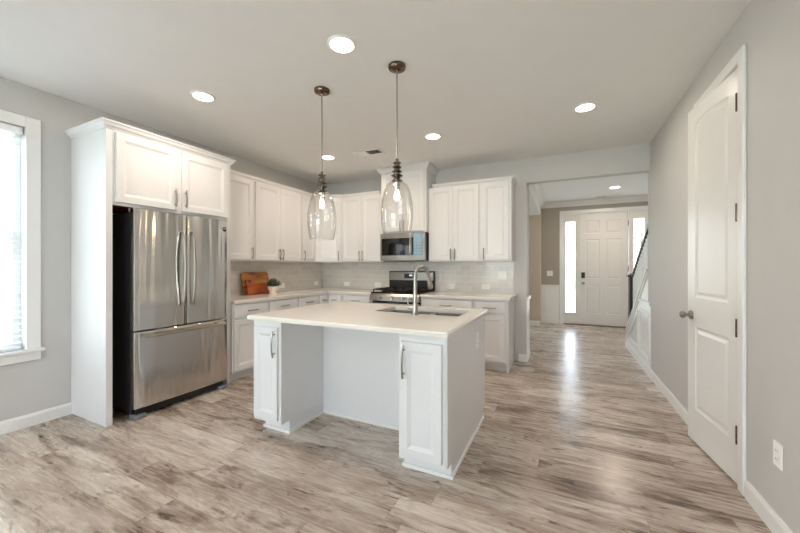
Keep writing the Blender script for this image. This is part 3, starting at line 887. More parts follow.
od = obj('oven_door', plate(B(), 0.004, rw - 0.004, 0.255, 0.768, -0.02, 0.0285, ((0.12, rw - 0.12, 0.36, 0.64),)), 'steel2', rg)
obj('oven_window', box(B(), 0.121, rw - 0.121, -0.012, 0.0, 0.361, 0.639), 'glassdark', od)
bm = tube(B(), [(0.06, -0.06, 0.715), (rw - 0.06, -0.06, 0.715)], 0.012, 10)
box(bm, 0.07, 0.10, -0.055, -0.02, 0.705, 0.725); box(bm, rw - 0.10, rw - 0.07, -0.055, -0.02, 0.705, 0.725)
obj('door_handle', bm, 'nickel', od, smooth=True)
obj('warming_drawer', box(B(), 0.004, rw - 0.004, -0.015, 0.0285, 0.07, 0.248, 0.003), 'steel2', rg)
for x in (0.04, rw - 0.04):
    for y in (0.06, rd - 0.06):
        bm = cyl(B(), (x, y, 0.0155), 0.016, 0.029, 'z', 12); obj('foot', bm, 'dark', rg)
# backguard
bm = B(); box(bm, 0.0, rw, rd - 0.05, rd, 0.926, 1.215, 0.006)
bgd = obj('backguard', bm, 'dark', rg)
obj('backguard_fascia', box(B(), 0.012, rw - 0.012, rd - 0.058, rd - 0.0505, 1.075, 1.20, 0.002), 'steel2', bgd)
obj('oven_display_panel', box(B(), 0.27, 0.49, rd - 0.062, rd - 0.0585, 1.105, 1.175), 'black', bgd)
obj('clock_display', box(B(), 0.355, 0.405, rd - 0.064, rd - 0.0625, 1.14, 1.16), 'display', bgd)
# grates: three, each with burners below
for gx0, gx1 in ((0.02, 0.255), (0.262, 0.50), (0.507, rw - 0.02)):
    bm = B(); g0, g1 = 0.03, rd - 0.09; zt = 0.966
    for x in (gx0, gx1 - 0.012): box(bm, x, x + 0.012, g0, g1, zt - 0.016, zt)
    for y in (g0, (g0 + g1) / 2 - 0.006, g1 - 0.012): box(bm, gx0, gx1, y, y + 0.012, zt - 0.016, zt)
    cxm = (gx0 + gx1) / 2
    box(bm, cxm - 0.006, cxm + 0.006, g0, g1, zt - 0.016, zt)
    for x in (gx0, gx1 - 0.012):
        for y in (g0, g1 - 0.012): box(bm, x, x + 0.012, y, y + 0.012, 0.9255, zt - 0.016)
    obj('grate', bm, 'iron', rg)
for x, y, r_ in ((0.137, 0.16, 0.045), (0.137, 0.42, 0.035), (0.381, 0.29, 0.05), (0.625, 0.16, 0.045), (0.625, 0.42, 0.035)):
    bm = B(); lathe(bm, [(r_, 0), (r_, 0.008), (r_ * 0.8, 0.010), (r_ * 0.8, 0.016), (0.001, 0.018)], (x, y, 0.9255), 20); obj('burner', bm, 'iron', rg, smooth=True)

# ------------------------------------------------------------------ kitchen island
IX0, IX1 = -2.185, -0.613
IY0, IYP, IY1 = 1.893, 2.39, 2.965
IT = CT - 0.034
ki = thing('kitchen_island', 'white kitchen island base with recessed seating side and two end doors', 'kitchen island', (0, 0, 0))
lx0, lx1 = IX0, -1.900; rx0, rx1 = -0.918, IX1
TK = 0.095
# main body (kitchen side) without a lid so that the sink hangs inside
bm = B()
box(bm, IX0, IX1, IYP, IYP + 0.018, TK, IT - 0.001)
box(bm, IX0, IX1, IY1 - 0.018, IY1, TK, IT - 0.001)
box(bm, IX0, IX0 + 0.018, IYP + 0.018, IY1 - 0.018, TK, IT - 0.001)
box(bm, IX0 + 0.018, IX1 - 0.018, IYP + 0.018, IY1 - 0.018, TK, TK + 0.018)
obj('body', bm, 'cab', ki)
obj('end_cabinet', box(B(), lx0, lx1, IY0, IYP - 0.001, TK, IT - 0.001, 0.001), 'cab', ki)
obj('end_cabinet', box(B(), rx0, rx1, IY0, IYP - 0.001, TK, IT - 0.001, 0.001), 'cab', ki)
obj('side_panel', box(B(), IX1 + 0.0005, IX1 + 0.008, IY0 + 0.006, IY1, TK, IT - 0.001), 'cab', ki)
bm = B()
TY = IY0 + 0.085
box(bm, lx0 + 0.03, lx1, TY, IYP - 0.001, 0, TK - 0.0005); box(bm, rx0 , rx1 + 0.008, TY, IYP - 0.001, 0, TK - 0.0005)
box(bm, lx0 + 0.03, rx1 + 0.008, IYP, IY1 - 0.075, 0, TK - 0.0005)
obj('toe_kick', bm, 'cab', ki)
# shoe moulding around the toe
bm = B(); s_ = 0.012; zs_ = 0.022
box(bm, lx0 + 0.02, lx1 + s_, TY - s_, TY - 0.0005, 0, zs_); box(bm, lx1 + 0.0005, lx1 + s_, TY, IYP - 0.0005, 0, zs_)
box(bm, lx1 + s_, rx0 - s_, IYP - s_, IYP - 0.0005, 0, zs_)
box(bm, rx0 - s_, rx0 - 0.0005, TY, IYP - 0.0005, 0, zs_); box(bm, rx0 - s_, rx1 + 0.008 + s_, TY - s_, TY - 0.0005, 0, zs_)
box(bm, rx1 + 0.0085, rx1 + 0.008 + s_, TY, IY1 - 0.075, 0, zs_)
obj('shoe_molding', bm, 'trim', ki)
def idoor(x0, x1, side):
    d1 = obj('door', panel_slab(x1 - x0, IT - 0.05 - 0.125, 0.02, [(0.045, x1 - x0 - 0.045, 0.05, IT - 0.175 - 0.05)], RAISED, x0, 0.125, IY0 - 0.0205), 'cab', ki)
    hx = x0 + 0.022 if side == 'l' else x1 - 0.022
    pull(d1, hx, IY0 - 0.02, 0.705, 0.20)
idoor(lx0 + 0.018, lx1 - 0.022, 'r')
idoor(rx0 + 0.022, rx1 - 0.02, 'l')
# working side fronts
for k in range(4):
    xa = IX0 + 0.02 + k * 0.39; xb = xa + 0.383
    d1 = obj('door', panel_slab(xb - xa, IT - 0.15, 0.02, [(0.055, xb - xa - 0.055, 0.055, IT - 0.205)], RAISED, 0, 0.12, -0.0205), 'cab', ki)
    d1.location = (xb, IY1, 0); d1.rotation_euler = (0, 0, BACK)
    pull(d1, 0.03 if k % 2 else xb - xa - 0.03, -0.02, 0.7, 0.15)

# island worktop with the sink cut out
SX0, SX1, SY0, SY1 = -1.43, -0.70, 2.475, 2.86
TX0, TX1, TY0, TY1 = -2.198, -0.582, 1.835, 2.995
bm = plate(B(), TX0, TX1, TY0, TY1, 0, 0.033, ((SX0, SX1, SY0, SY1),))
for v_ in bm.verts: v_.co = Vector((v_.co.x, v_.co.z, CT - v_.co.y))
bmesh.ops.recalc_face_normals(bm, faces=bm.faces)
def outer(e):
    return all(min(abs(v.co.x - TX0), abs(v.co.x - TX1), abs(v.co.y - TY0), abs(v.co.y - TY1)) < 1e-4 for v in e.verts) and e.calc_face_angle(0) > 1.0
bmesh.ops.bevel(bm, geom=[e for e in bm.edges if outer(e)], offset=0.007, segments=3, affect='EDGES')
tag(obj('island_worktop', bm, 'quartz'), 'large white quartz worktop on the kitchen island', 'countertop')

# sink
sk = thing('kitchen_sink', 'double-bowl stainless undermount sink set in the island worktop', 'sink', (SX0, SY0, CT - 0.22))
zr = 0.22 - 0.036
mid = SX0 + 0.40
def bowl(x0, x1, y0, y1):
    bm = B(); t_ = 0.003
    def ring(ins, z): return [bm.verts.new(p) for p in ((x0 + ins, y0 + ins, z), (x1 - ins, y0 + ins, z), (x1 - ins, y1 - ins, z), (x0 + ins, y1 - ins, z))]
    rs = [ring(0.0, zr), ring(0.004, zr - 0.01), ring(0.010, 0.02), ring(0.03, 0.004), ring(0.028, 0.0), ring(0.006, 0.018), ring(-0.003, zr - 0.01), ring(-0.012, zr - 0.001), ring(-0.012, zr)]
    order = [8, 0, 1, 2, 3]
    for a, b in zip([rs[8], rs[0], rs[1], rs[2]], [rs[0], rs[1], rs[2], rs[3]]):
        for k in range(4): bm.faces.new((a[k], a[(k + 1) % 4], b[(k + 1) % 4], b[k]))
    bm.faces.new(rs[3])
    for a, b in zip([rs[4], rs[5], rs[6], rs[7]], [rs[5], rs[6], rs[7], rs[8]]):
        for k in range(4): bm.faces.new((a[k], a[(k + 1) % 4], b[(k + 1) % 4], b[k]))
    bm.faces.new(rs[4])
    return bm
W_ = SX1 - SX0; D_ = SY1 - SY0
b1 = obj('basin', bowl(0.014, 0.405, 0.014, D_ - 0.014), 'steel2', sk)
obj('basin', bowl(0.432, W_ - 0.014, 0.014, D_ - 0.014), 'steel2', sk)
for x in (0.21, 0.575):
    obj('drain', lathe(B(), [(0.04, 0.0045), (0.042, 0.007), (0.03, 0.006), (0.001, 0.0055)], (x, D_ / 2, 0), 20), 'chrome', sk, smooth=True)

# faucet
fa = thing('faucet', 'brushed nickel pull-down faucet arching over the island sink', 'faucet', (-1.03, 2.415, CT))
obj('base', lathe(B(), [(0.029, 0.0005), (0.029, 0.006), (0.025, 0.012), (0.022, 0.05), (0.024, 0.08), (0.022, 0.085), (0.001, 0.086)], n=24), 'nickel', fa, smooth=True)
pts = [(0, 0, 0.08), (0, 0, 0.20), (0, 0, 0.292)]
aa = math.atan2(0.205, 0.07); rad_ = 0.080
for i in range(1, 13):
    t_ = math.pi * i / 12 * 0.95
    dd = rad_ * (1 - math.cos(t_)); pts.append((dd * math.cos(aa), dd * math.sin(aa), 0.292 + rad_ * math.sin(t_)))
lst = Vector(pts[-1]); prv = Vector(pts[-2]); dr = (lst - prv).normalized()
pts.append(tuple(lst + dr * 0.02))
obj('spout', tube(B(), pts, 0.0125, 14, radii=[0.017, 0.015] + [0.0125] * (len(pts) - 2)), 'nickel', fa, smooth=True)
e0 = lst + dr * 0.02
obj('spray_head', tube(B(), [tuple(e0), tuple(e0 + dr * 0.03), tuple(e0 + dr * 0.085), tuple(e0 + dr * 0.095)], 0.016, 14, radii=[0.0145, 0.018, 0.022, 0.018]), 'nickel', fa, smooth=True)
bm = B(); tube(bm, [(-0.015, -0.005, 0.055), (-0.050, -0.012, 0.058)], 0.016, 12); tube(bm, [(-0.050, -0.012, 0.060), (-0.056, -0.014, 0.09), (-0.056, -0.014, 0.135)], 0.006, 8)
obj('lever_handle', bm, 'nickel', fa, smooth=True)

# ------------------------------------------------------------------ pendants
def pendant(label, x, y):
    t = thing('pendant_lamp', label, 'pendant lamp', (x, y, 1.50), 0, 'glass pendants over the island')
    zc = H - 1.50
    obj('canopy', lathe(B(), [(0.001, zc - 0.030), (0.045, zc - 0.029), (0.060, zc - 0.022), (0.064, zc - 0.012), (0.064, zc - 0.0005), (0.001, zc - 0.0005)], n=32), 'bronze', t, smooth=True)
    obj('rod', tube(B(), [(0, 0, 0.53), (0, 0, zc - 0.028)], 0.006, 8), 'nickel', t, smooth=True)
    prof = [(0.001, 0.560), (0.012, 0.558), (0.012, 0.540)]
    for k, rr_ in enumerate((0.030, 0.034, 0.037, 0.044)):
        z = 0.538 - k * 0.031
        prof += [(0.020, z), (rr_ * 0.85, z - 0.003), (rr_, z - 0.009), (rr_ * 0.85, z - 0.016), (0.020, z - 0.021)]
    prof += [(0.028, 0.414), (0.040, 0.410), (0.040, 0.402), (0.001, 0.401)]
    obj('ribbed_stem', lathe(B(), [(r_, z_ + 0.008 if z_ > 0.415 else z_) for r_, z_ in prof], n=28), 'pendant_metal', t, smooth=True)
    obj('socket', lathe(B(), [(0.001, 0.4005), (0.024, 0.399), (0.026, 0.375), (0.022, 0.368), (0.026, 0.360), (0.022, 0.338), (0.001, 0.337)], n=24), 'chrome', t, smooth=True)
    out = [(0.034, 0.4005), (0.052, 0.397), (0.072, 0.380), (0.088, 0.350), (0.103, 0.300), (0.114, 0.240), (0.118, 0.180), (0.116, 0.120), (0.108, 0.060), (0.098, 0.012)]
    inn = [(r_ - 0.0028, z_) for r_, z_ in out[::-1]]
    bm = B(); prof2 = out + [(0.0966, 0.0095)] + inn
    lathe(bm, prof2 + [out[0]], n=48)
    bmesh.ops.remove_doubles(bm, verts=bm.verts, dist=1e-5)
    o = obj('glass_shade', bm, 'glass', t, smooth=True)
    obj('bulb', lathe(B(), [(0.001, 0.336), (0.011, 0.334), (0.012, 0.322), (0.019, 0.298), (0.020, 0.285), (0.015, 0.270), (0.001, 0.265)], n=20), 'bulb', t, smooth=True)
    return t
pendant('clear glass pendant, left one, hanging nearer the refrigerator', -1.781, 2.222)
pendant('clear glass pendant, right one, hanging in front of the microwave', -1.078, 2.192)

# ------------------------------------------------------------------ recessed ceiling lights
def downlight(label, x, y, power=8.5, size=0.075, tint=(1.0, 0.84, 0.70)):
    t = thing('recessed_light', label, 'ceiling light', (x, y, H - 0.012), 0, 'recessed ceiling lights')
    obj('trim_ring', lathe(B(), [(size + 0.018, 0.0115), (size + 0.018, 0.008), (size + 0.008, 0.0), (size, 0.002), (size, 0.0115)], n=36), 'plate', t, smooth=True)
    obj('lens', lathe(B(), [(0.001, 0.006), (size - 0.0005, 0.006), (size - 0.0005, 0.0112), (0.001, 0.0112)], n=36), 'led', t)
    ld = bpy.data.lights.new('lamp_glow', 'AREA'); ld.shape = 'DISK'; ld.size = size * 1.9; ld.energy = power; ld.color = tint
    lo = bpy.data.objects.new('lamp_glow', ld); COL.objects.link(lo); lo.parent = t; lo.location = (0, 0, -0.003)
    return t
downlight('recessed ceiling light nearest the camera, left of the right pendant', -1.295, 1.819)
downlight('recessed ceiling light above the refrigerator doors', -2.757, 1.861)
downlight('small recessed ceiling light behind the left pendant rod', -2.798, 3.616, 7, 0.075, (1.0, 0.78, 0.58))
downlight('recessed ceiling light just right of the right pendant rod', -1.294, 3.541, 6, 0.075, (1.0, 0.80, 0.62))
downlight('recessed ceiling light towards the hall opening', 0.189, 3.497, 5)
downlight('recessed ceiling light in the foyer before the front door', 0.873, 7.254, 15)
downlight('recessed ceiling light behind the camera on the left', -2.7, -1.4)
downlight('recessed ceiling light behind the camera on the right', -0.6, -2.4)

# ------------------------------------------------------------------ ceiling vents
def vent(label, x0, x1, y0, y1, split=True):
    t = thing('ceiling_vent', label, 'vent', ((x0 + x1) / 2, (y0 + y1) / 2, H - 0.012))
    a, b = (x1 - x0) / 2, (y1 - y0) / 2
    bm = plate(B(), -a, a, -b, b, 0, 0.008, ((-a + 0.018, a - 0.018, -b + 0.018, b - 0.018),))
    for v_ in bm.verts: v_.co = Vector((v_.co.x, v_.co.z, v_.co.y))
    obj('frame', bm, 'plate', t)
    obj('duct_shade_plate', box(B(), -a + 0.012, a - 0.012, -b + 0.012, b - 0.012, 0.0095, 0.0115), 'duct_shade', t)  # flat dark plate stands in for the shaded depth behind the louvers
    for sgn in (-1, 1):
        bm = B()
        xa, xb = (-a + 0.018, -0.004) if sgn < 0 else (0.004, a - 0.018)
        n = 9
        for i in range(n):
            x = xa + (xb - xa) * (i + 0.5) / n
            k = len(bm.verts)
            box(bm, x - 0.0065, x + 0.0065, -b + 0.018, b - 0.018, 0.0035, 0.0045)
            bm.verts.ensure_lookup_table()
            xf(bm, bm.verts[k:], Matrix.Translation((x, 0, 0.004)) @ Matrix.Rotation(R(38) if sgn > 0 else R(-16), 4, 'Y') @ Matrix.Translation((-x, 0, -0.004)))
        obj('louvers', bm, 'plate', t)
    return t
vent('white louvered ceiling vent above the kitchen, one half looking dark', -2.41, -2.03, 3.60, 3.78)
vent('slim ceiling vent in the foyer close to the front door', 0.62, 0.98, 8.10, 8.26)

# ------------------------------------------------------------------ outlets and switches
def outlet(label, loc, rot, w_=0.115, h_=0.072, kind='outlet', horiz=True):
    t = thing('wall_outlet' if kind == 'outlet' else 'light_switch', label, 'outlet' if kind == 'outlet' else 'switch', loc, rot)
    obj('cover_plate', box(B(), -w_ / 2, w_ / 2, -0.006, -0.0005, -h_ / 2, h_ / 2, 0.002), 'plate', t)
    if kind == 'outlet':
        for s in (-1, 1):
            cx, cz = (s * 0.02, 0) if horiz else (0, s * 0.02)
            bm = box(B(), cx - 0.015, cx + 0.015, -0.0085, -0.0061, cz - 0.015, cz + 0.015, 0.002); rc = obj('socket', bm, 'plate', t)
            bm = B()
            for q in (-0.006, 0.006):
                if horiz: box(bm, cx - 0.004, cx + 0.004, -0.0095, -0.0086, cz + q - 0.001, cz + q + 0.001)
                else: box(bm, cx + q - 0.001, cx + q + 0.001, -0.0095, -0.0086, cz - 0.004, cz + 0.004)
            obj('slots', bm, 'slot', rc)
    else:
        n = max(1, round(w_ / 0.05))
        for i in range(n):
            cx = (i - (n - 1) / 2) * 0.046
            obj('rocker', box(B(), cx - 0.0165, cx + 0.0165, -0.0095, -0.0061, -0.033, 0.033, 0.002), 'plate', t)
    return t
BSX = XL + 0.0085
outlet('white outlet on the tile just right of the refrigerator cabinet', (BSX, 2.86, 1.0), LEFT)
outlet('white outlet on the tile just right of the potted plant', (BSX, 3.86, 0.995), LEFT)
outlet('white outlet on the left wall tile closest to the corner', (BSX, 4.66, 0.995), LEFT)
outlet('white outlet on the back tile just right of the corner', (-3.33, YB - 0.0085, 0.99), 0)
outlet('white outlet on the back tile just left of the range', (-2.72, YB - 0.0085, 0.99), 0)
outlet('white outlet on the back tile just right of the range', (-1.48, YB - 0.0085, 0.995), 0)
outlet('white outlet on the back tile below the wide switch plate', (-0.97, YB - 0.0085, 1.0), 0)
outlet('wide white switch plate on the tile under the last wall cabinet', (-0.745, YB - 0.0085, 1.165), 0, 0.118, 0.116, 'switch')
outlet('white outlet on the right end panel of the island', (IX1 + 0.0085, 2.66, 0.70), R(90), 0.075, 0.12, 'outlet', False)
outlet('white outlet low on the right wall in front of the narrow door', (XR - 0.0005, 2.225, 0.39), RIGHT, 0.072, 0.118, 'outlet', False)
outlet('white double switch plate beside the front door', (-0.25, YF - 0.0005, 1.13), 0, 0.12, 0.118, 'switch')

# ------------------------------------------------------------------ pantry door (ajar) : door_2
def casing_set(name, x0, x1, z1, loc, rot, c=0.07, label=None, depth=0.12):
    r = bpy.data.objects.new(name, None); COL.objects.link(r); r.location = loc; r.rotation_euler = (0, 0, rot)
    struct(r, label)
    for a, b in ((x0 - c, x0 - 0.0005), (x1 + 0.0005, x1 + c)):
        bm = B(); box(bm, a, b, -0.018, -0.0005, 0, z1 + c, 0.004); obj('side_casing', bm, 'trim', r)
    obj('head_casing', box(B(), x0, x1, -0.018, -0.0005, z1 + 0.0005, z1 + c, 0.004), 'trim', r)
    bm = B(); box(bm, x0, x0 + 0.012, 0.0005, depth, 0, z1 - 0.012); box(bm, x1 - 0.012, x1, 0.0005, depth, 0, z1 - 0.012); box(bm, x0, x1, 0.0005, depth, z1 - 0.012, z1 - 0.0005)
    obj('jamb', bm, 'trim', r)
    return r
casing_set('trim_9', ry(PH1), ry(PH0), 2.46, (XR, 4.93, 0), RIGHT, label='white casing around the narrow door')
ang = R(6.3)
LW = 0.635
# local x runs from the free edge to the hinge (front face toward the room)
r = bpy.data.objects.new('door_2', None); COL.objects.link(r)
hx_, hy_ = XR - 0.004, PH0 + 0.008
fx_, fy_ = hx_ - LW * math.sin(ang), hy_ + LW * math.cos(ang)
r.location = (fx_, fy_, 0.0); r.rotation_euler = (0, 0, RIGHT + ang)
struct(r, 'narrow white two-panel door standing slightly ajar on the right wall')
DRINGS = [(0.006, 0.006), (0.018, 0.009), (0.024, 0.009), (0.045, 0.003), (0.048, 0.003)]
LH = 2.435
obj('door_leaf', panel_slab(LW, LH, 0.035, [(0.11, LW - 0.11, 0.24, 0.84), (0.11, LW - 0.11, 1.05, LH - 0.10, 0.022)], DRINGS, 0, 0.012, 0.0), 'door', r)
bm = B(); cyl(bm, (0.062, -0.006, 0.93), 0.032, 0.010, 'y', 24)
tube(bm, [(0.062, -0.010, 0.93), (0.062, -0.035, 0.93), (0.062, -0.045, 0.93), (0.062, -0.060, 0.93), (0.062, -0.070, 0.93)], 0.02, 16, radii=[0.012, 0.012, 0.024, 0.028, 0.016])
obj('door_knob', bm, 'nickel', r, smooth=True)
for z in (0.31, 0.93, 1.60, 2.24):
    bm = B(); box(bm, LW - 0.016, LW + 0.002, -0.005, -0.0005, z - 0.05, z + 0.05); cyl(bm, (LW + 0.001, -0.011, z), 0.009, 0.105, 'z', 10)
    obj('hinge', bm, 'bronze', r, smooth=True)

# ------------------------------------------------------------------ front door unit : door_1
casing_set('trim_10', 0.02, 1.58, 2.46, (0, YF, 0), 0, label='white casing around the front door and sidelights', depth=0.14)
r = bpy.data.objects.new('door_1', None); COL.objects.link(r); r.location = (0.349, YF + 0.03, 0)
struct(r, 'off-white six-panel front door with keypad lock')
dw = 0.898; dh = 2.425
st, ms = 0.115, 0.12; pw = (dw - 2 * st - ms) / 2
rowsz = [(0.24, 0.86), (1.00, 1.86), (1.99, 2.27)]
pns = []
for z0_, z1_ in rowsz:
    for x0_ in (st, st + pw + ms): pns.append((x0_, x0_ + pw, z0_, z1_))
obj('door_leaf', panel_slab(dw, dh, 0.044, pns, [(0.006, 0.008), (0.014, 0.010), (0.020, 0.010), (0.040, 0.003)], 0, 0.02, 0.0), 'entry', r)
k = obj('keypad_lock', box(B(), 0.035, 0.105, -0.025, -0.0005, 1.03, 1.16, 0.006, 2), 'dark', r)
bm = B(); cyl(bm, (0.07, -0.006, 0.92), 0.033, 0.011, 'y', 24)
tube(bm, [(0.07, -0.010, 0.92), (0.07, -0.035, 0.92), (0.07, -0.045, 0.92), (0.07, -0.062, 0.92), (0.07, -0.070, 0.92)], 0.02, 16, radii=[0.012, 0.012, 0.024, 0.028, 0.016])
obj('door_knob', bm, 'nickel', r, smooth=True)
for z in (0.31, 1.24, 2.2):
    obj('hinge', box(B(), dw - 0.004, dw + 0.010, -0.006, -0.0005, z - 0.05, z + 0.05), 'dark', r)
struct(obj('trim_20', plate(B(), 0.330, 1.285, 0.019, 2.458, YF + 0.101, YF + 0.125, ((0.362, 1.236, 0.035, 2.432),)), 'dark'), 'dark backing strip added to close the light gaps around the front door')  # added backing: blocks light slits and draws the door gaps dark
# mullions, sidelights, threshold
struct(obj('trim_11', box(B(), 0.300, 0.345, YF + 0.012, YF + 0.10, 0.02, 2.445), 'entry'), 'mullion left of the front door')
struct(obj('trim_12', box(B(), 1.262, 1.305, YF + 0.012, YF + 0.10, 0.02, 2.445), 'entry'), 'mullion right of the front door')
struct(obj('trim_13', box(B(), 0.035, 1.565, YF - 0.03, YF + 0.139, 0.0, 0.018), 'threshold'), 'wooden threshold under the front door')
for nm, a, b, lb in (('window_5', 0.0322, 0.2998, 'tall narrow sidelight left of the front door'), ('window_6', 1.3052, 1.5678, 'tall narrow sidelight right of the front door')):
    q = bpy.data.objects.new(nm, None); COL.objects.link(q); q.location = (0, 0, 0); struct(q, lb)
    cxm = (a + b) / 2
    obj('window_frame', plate(B(), a, b, 0.02, 2.445, YF + 0.03, YF + 0.074, ((cxm - 0.095, cxm + 0.095, 0.26, 2.28),)), 'entry', q)
    obj('glass_bead', plate(B(), cxm - 0.115, cxm + 0.115, 0.24, 2.30, YF + 0.018, YF + 0.0295, ((cxm - 0.095, cxm + 0.095, 0.26, 2.28),)), 'entry', q)
    obj('pane', box(B(), cxm - 0.096, cxm + 0.096, YF + 0.048, YF + 0.052, 0.259, 2.281), 'pane', q)

# ------------------------------------------------------------------ staircase behind the knee wall
def zk(y): return 1.24 - (y - 4.93) * 0.665       # top of knee wall
bm = B(); prism(bm, [(4.931, 0), (6.46, 0), (6.46, 0.21), (4.931, zk(4.931))], 'x', XR, XR + 0.16)
struct(obj('wall_knee', bm, 'trim'), 'white knee wall running down beside the stairs')
# sloped skirt board, chair rail, frames and base
bm = B(); prism(bm, [(4.931, zk(4.931) - 0.05), (6.44, 0.14), (6.44, 0.175), (4.931, zk(4.931) - 0.012)], 'x', XR - 0.012, XR - 0.0005)
struct(obj('trim_14', bm, 'trim'), 'sloping trim strip on the knee wall')
bm = B(); prism(bm, [(4.90, zk(4.90) + 0.001), (6.48, 0.205), (6.48, 0.235), (4.93, zk(4.93) + 0.035)], 'x', XR - 0.02, XR + 0.18)
struct(obj('trim_15', bm, 'trim'), 'sloping cap on the knee wall')
struct(obj('trim_16', box(B(), XR - 0.024, XR - 0.0005, 4.76, 5.36, 0.83, 0.865, 0.005), 'trim'), 'chair rail on the knee wall')
struct(obj('trim_17', box(B(), XR - 0.006, XR - 0.0005, 4.78, 4.93, 0.10, 0.83), 'trim'))
baseboard('baseboard_knee', 6.46 - 4.78, (XR, 6.46, 0), RIGHT, 'white baseboard along the knee wall')
def polyframe(name, pts, wdt, label):
    """moulding around a polygon in the YZ plane on the right wall"""
    c = Vector((sum(p[0] for p in pts) / len(pts), sum(p[1] for p in pts) / len(pts)))
    n = len(pts); P = [Vector(p) for p in pts]
    def off(i):
        a, b, c_ = P[i - 1], P[i], P[(i + 1) % n]
        d1, d2 = (b - a).normalized(), (c_ - b).normalized()
        n1, n2 = Vector((-d1.y, d1.x)), Vector((-d2.y, d2.x))
        if n1.dot(c - b) < 0: n1 = -n1
        if n2.dot(c - b) < 0: n2 = -n2
        m_ = n1 + n2; return b + m_ / m_.dot(n1) * wdt
    I = [off(i) for i in range(n)]
    bm = B(); x0_, x1_ = XR - 0.020, XR - 0.0005
    vo = [[bm.verts.new((x, p.x, p.y)) for p in P] for x in (x0_, x1_)]; vi = [[bm.verts.new((x, p.x, p.y)) for p in I] for x in (x0_, x1_)]
    for k in range(n):
        j = (k + 1) % n
        bm.faces.new((vo[0][k], vo[0][j], vi[0][j], vi[0][k])); bm.faces.new((vo[1][k], vi[1][k], vi[1][j], vo[1][j]))
        bm.faces.new((vo[0][k], vo[1][k], vo[1][j], vo[0][j])); bm.faces.new((vi[0][k], vi[0][j], vi[1][j], vi[1][k]))
    return struct(obj(name, bm, 'trim'), label)
polyframe('trim_18', [(4.80, 0.18), (5.36, 0.18), (5.36, 0.74), (4.80, 0.74)], 0.028, 'picture frame moulding on the knee wall')
polyframe('trim_19', [(5.46, 0.18), (6.12, 0.18), (6.12, 0.26), (5.46, 0.70)], 0.028, 'slanted frame moulding at the foot of the knee wall')
# stairs
stc = thing('staircase', 'wooden staircase climbing behind the white knee wall', 'staircase', (1.115, 6.20, 0))
for i in range(5):
    y1 = -i * 0.27; z1_ = (i + 1) * 0.18
    obj('riser', box(B(), 0, 0.82, y1 - 0.27, y1, 0 if i == 0 else z1_ - 0.18 + 0.0, z1_ - 0.026), 'trim', stc)
    obj('tread', box(B(), 0, 0.82, y1 - 0.268, y1 + 0.025, z1_ - 0.025, z1_, 0.004), 'tread', stc)
# railing on the knee wall
rl = thing('stair_railing', 'stair railing with dark handrail, white balusters and dark newel post', 'railing', (XR + 0.10, 6.25, 0))
nb = obj('newel_post', box(B(), -0.055, 0.055, 0.215, 0.325, 0.001, 1.12, 0.006), 'rail', rl)
obj('newel_cap', prism(box(B(), -0.08, 0.08, 0.19, 0.35, 1.1205, 1.15, 0.004), [(-0.045, 0.22), (0.045, 0.22), (0.045, 0.31), (-0.045, 0.31)], 'z', 1.15, 1.175), 'rail', rl)
hr0, hr1 = (-0.0 + 0.21, 1.105), (4.96 - 6.25, 2.0)
def zr_(y): return hr0[1] + (hr1[1] - hr0[1]) * (y - hr0[0]) / (hr1[0] - hr0[0])
bm = B(); prism(bm, [(hr1[0], hr1[1]), (hr0[0], hr0[1]), (hr0[0], hr0[1] + 0.055), (hr1[0], hr1[1] + 0.055)], 'x', -0.03, 0.03)
obj('handrail', bm, 'rail', rl)
nb_ = 18
for i in range(nb_):
    y = hr1[0] + 0.06 + i * (hr0[0] - hr1[0] - 0.12) / (nb_ - 1)
    zb = max(zk(6.25 + y) , 0.21) + 0.042
    bm = B(); box(bm, -0.018, 0.018, y - 0.018, y + 0.018, zb, zr_(y) - 0.014)
    box(bm, -0.010, 0.010, y - 0.010, y + 0.010, zb - 0.01, zb)
    obj('baluster', bm, 'trim', rl)

# ------------------------------------------------------------------ things on the counter
# boards lean on the tile: local x along world Y, local y back towards the wall
cb = thing('cutting_board', 'large striped wooden cutting board leaning on the left tile', 'cutting board', (XL + 0.115, 3.10, CT + 0.0065), LEFT)
def rboard(x0, x1, z0, z1, t_, rad, hole=None):
    bm = B(); pts = []
    for (cx, cz, a0) in ((x1 - rad, z1 - rad, 0), (x0 + rad, z1 - rad, 90), (x0 + rad, z0 + rad, 180), (x1 - rad, z0 + rad, 270)):
        for k in range(6):
            a = R(a0 + 90 * k / 5); pts.append((cx + rad * math.cos(a), cz + rad * math.sin(a)))
    prism(bm, pts, 'y', 0, t_)
    return bm
o = obj('board', rboard(0, 0.45, 0, 0.30, 0.022, 0.03), 'boardA', cb, smooth=False); o.rotation_euler = (R(-13), 0, 0)
cb2 = thing('cutting_board', 'smaller reddish wooden board with a handle leaning before the large one', 'cutting board', (XL + 0.175, 3.115, CT + 0.0065), LEFT)
o = obj('board', rboard(0, 0.37, 0, 0.15, 0.02, 0.015), 'boardB', cb2); o.rotation_euler = (R(-15), 0, 0)
o2 = obj('handle', plate(B(), 0.0, 0.09, 0.151, 0.20, 0.0, 0.02, ((0.03, 0.06, 0.163, 0.188),)), M['boardB'], cb2); o2.rotation_euler = (R(-15), 0, 0)

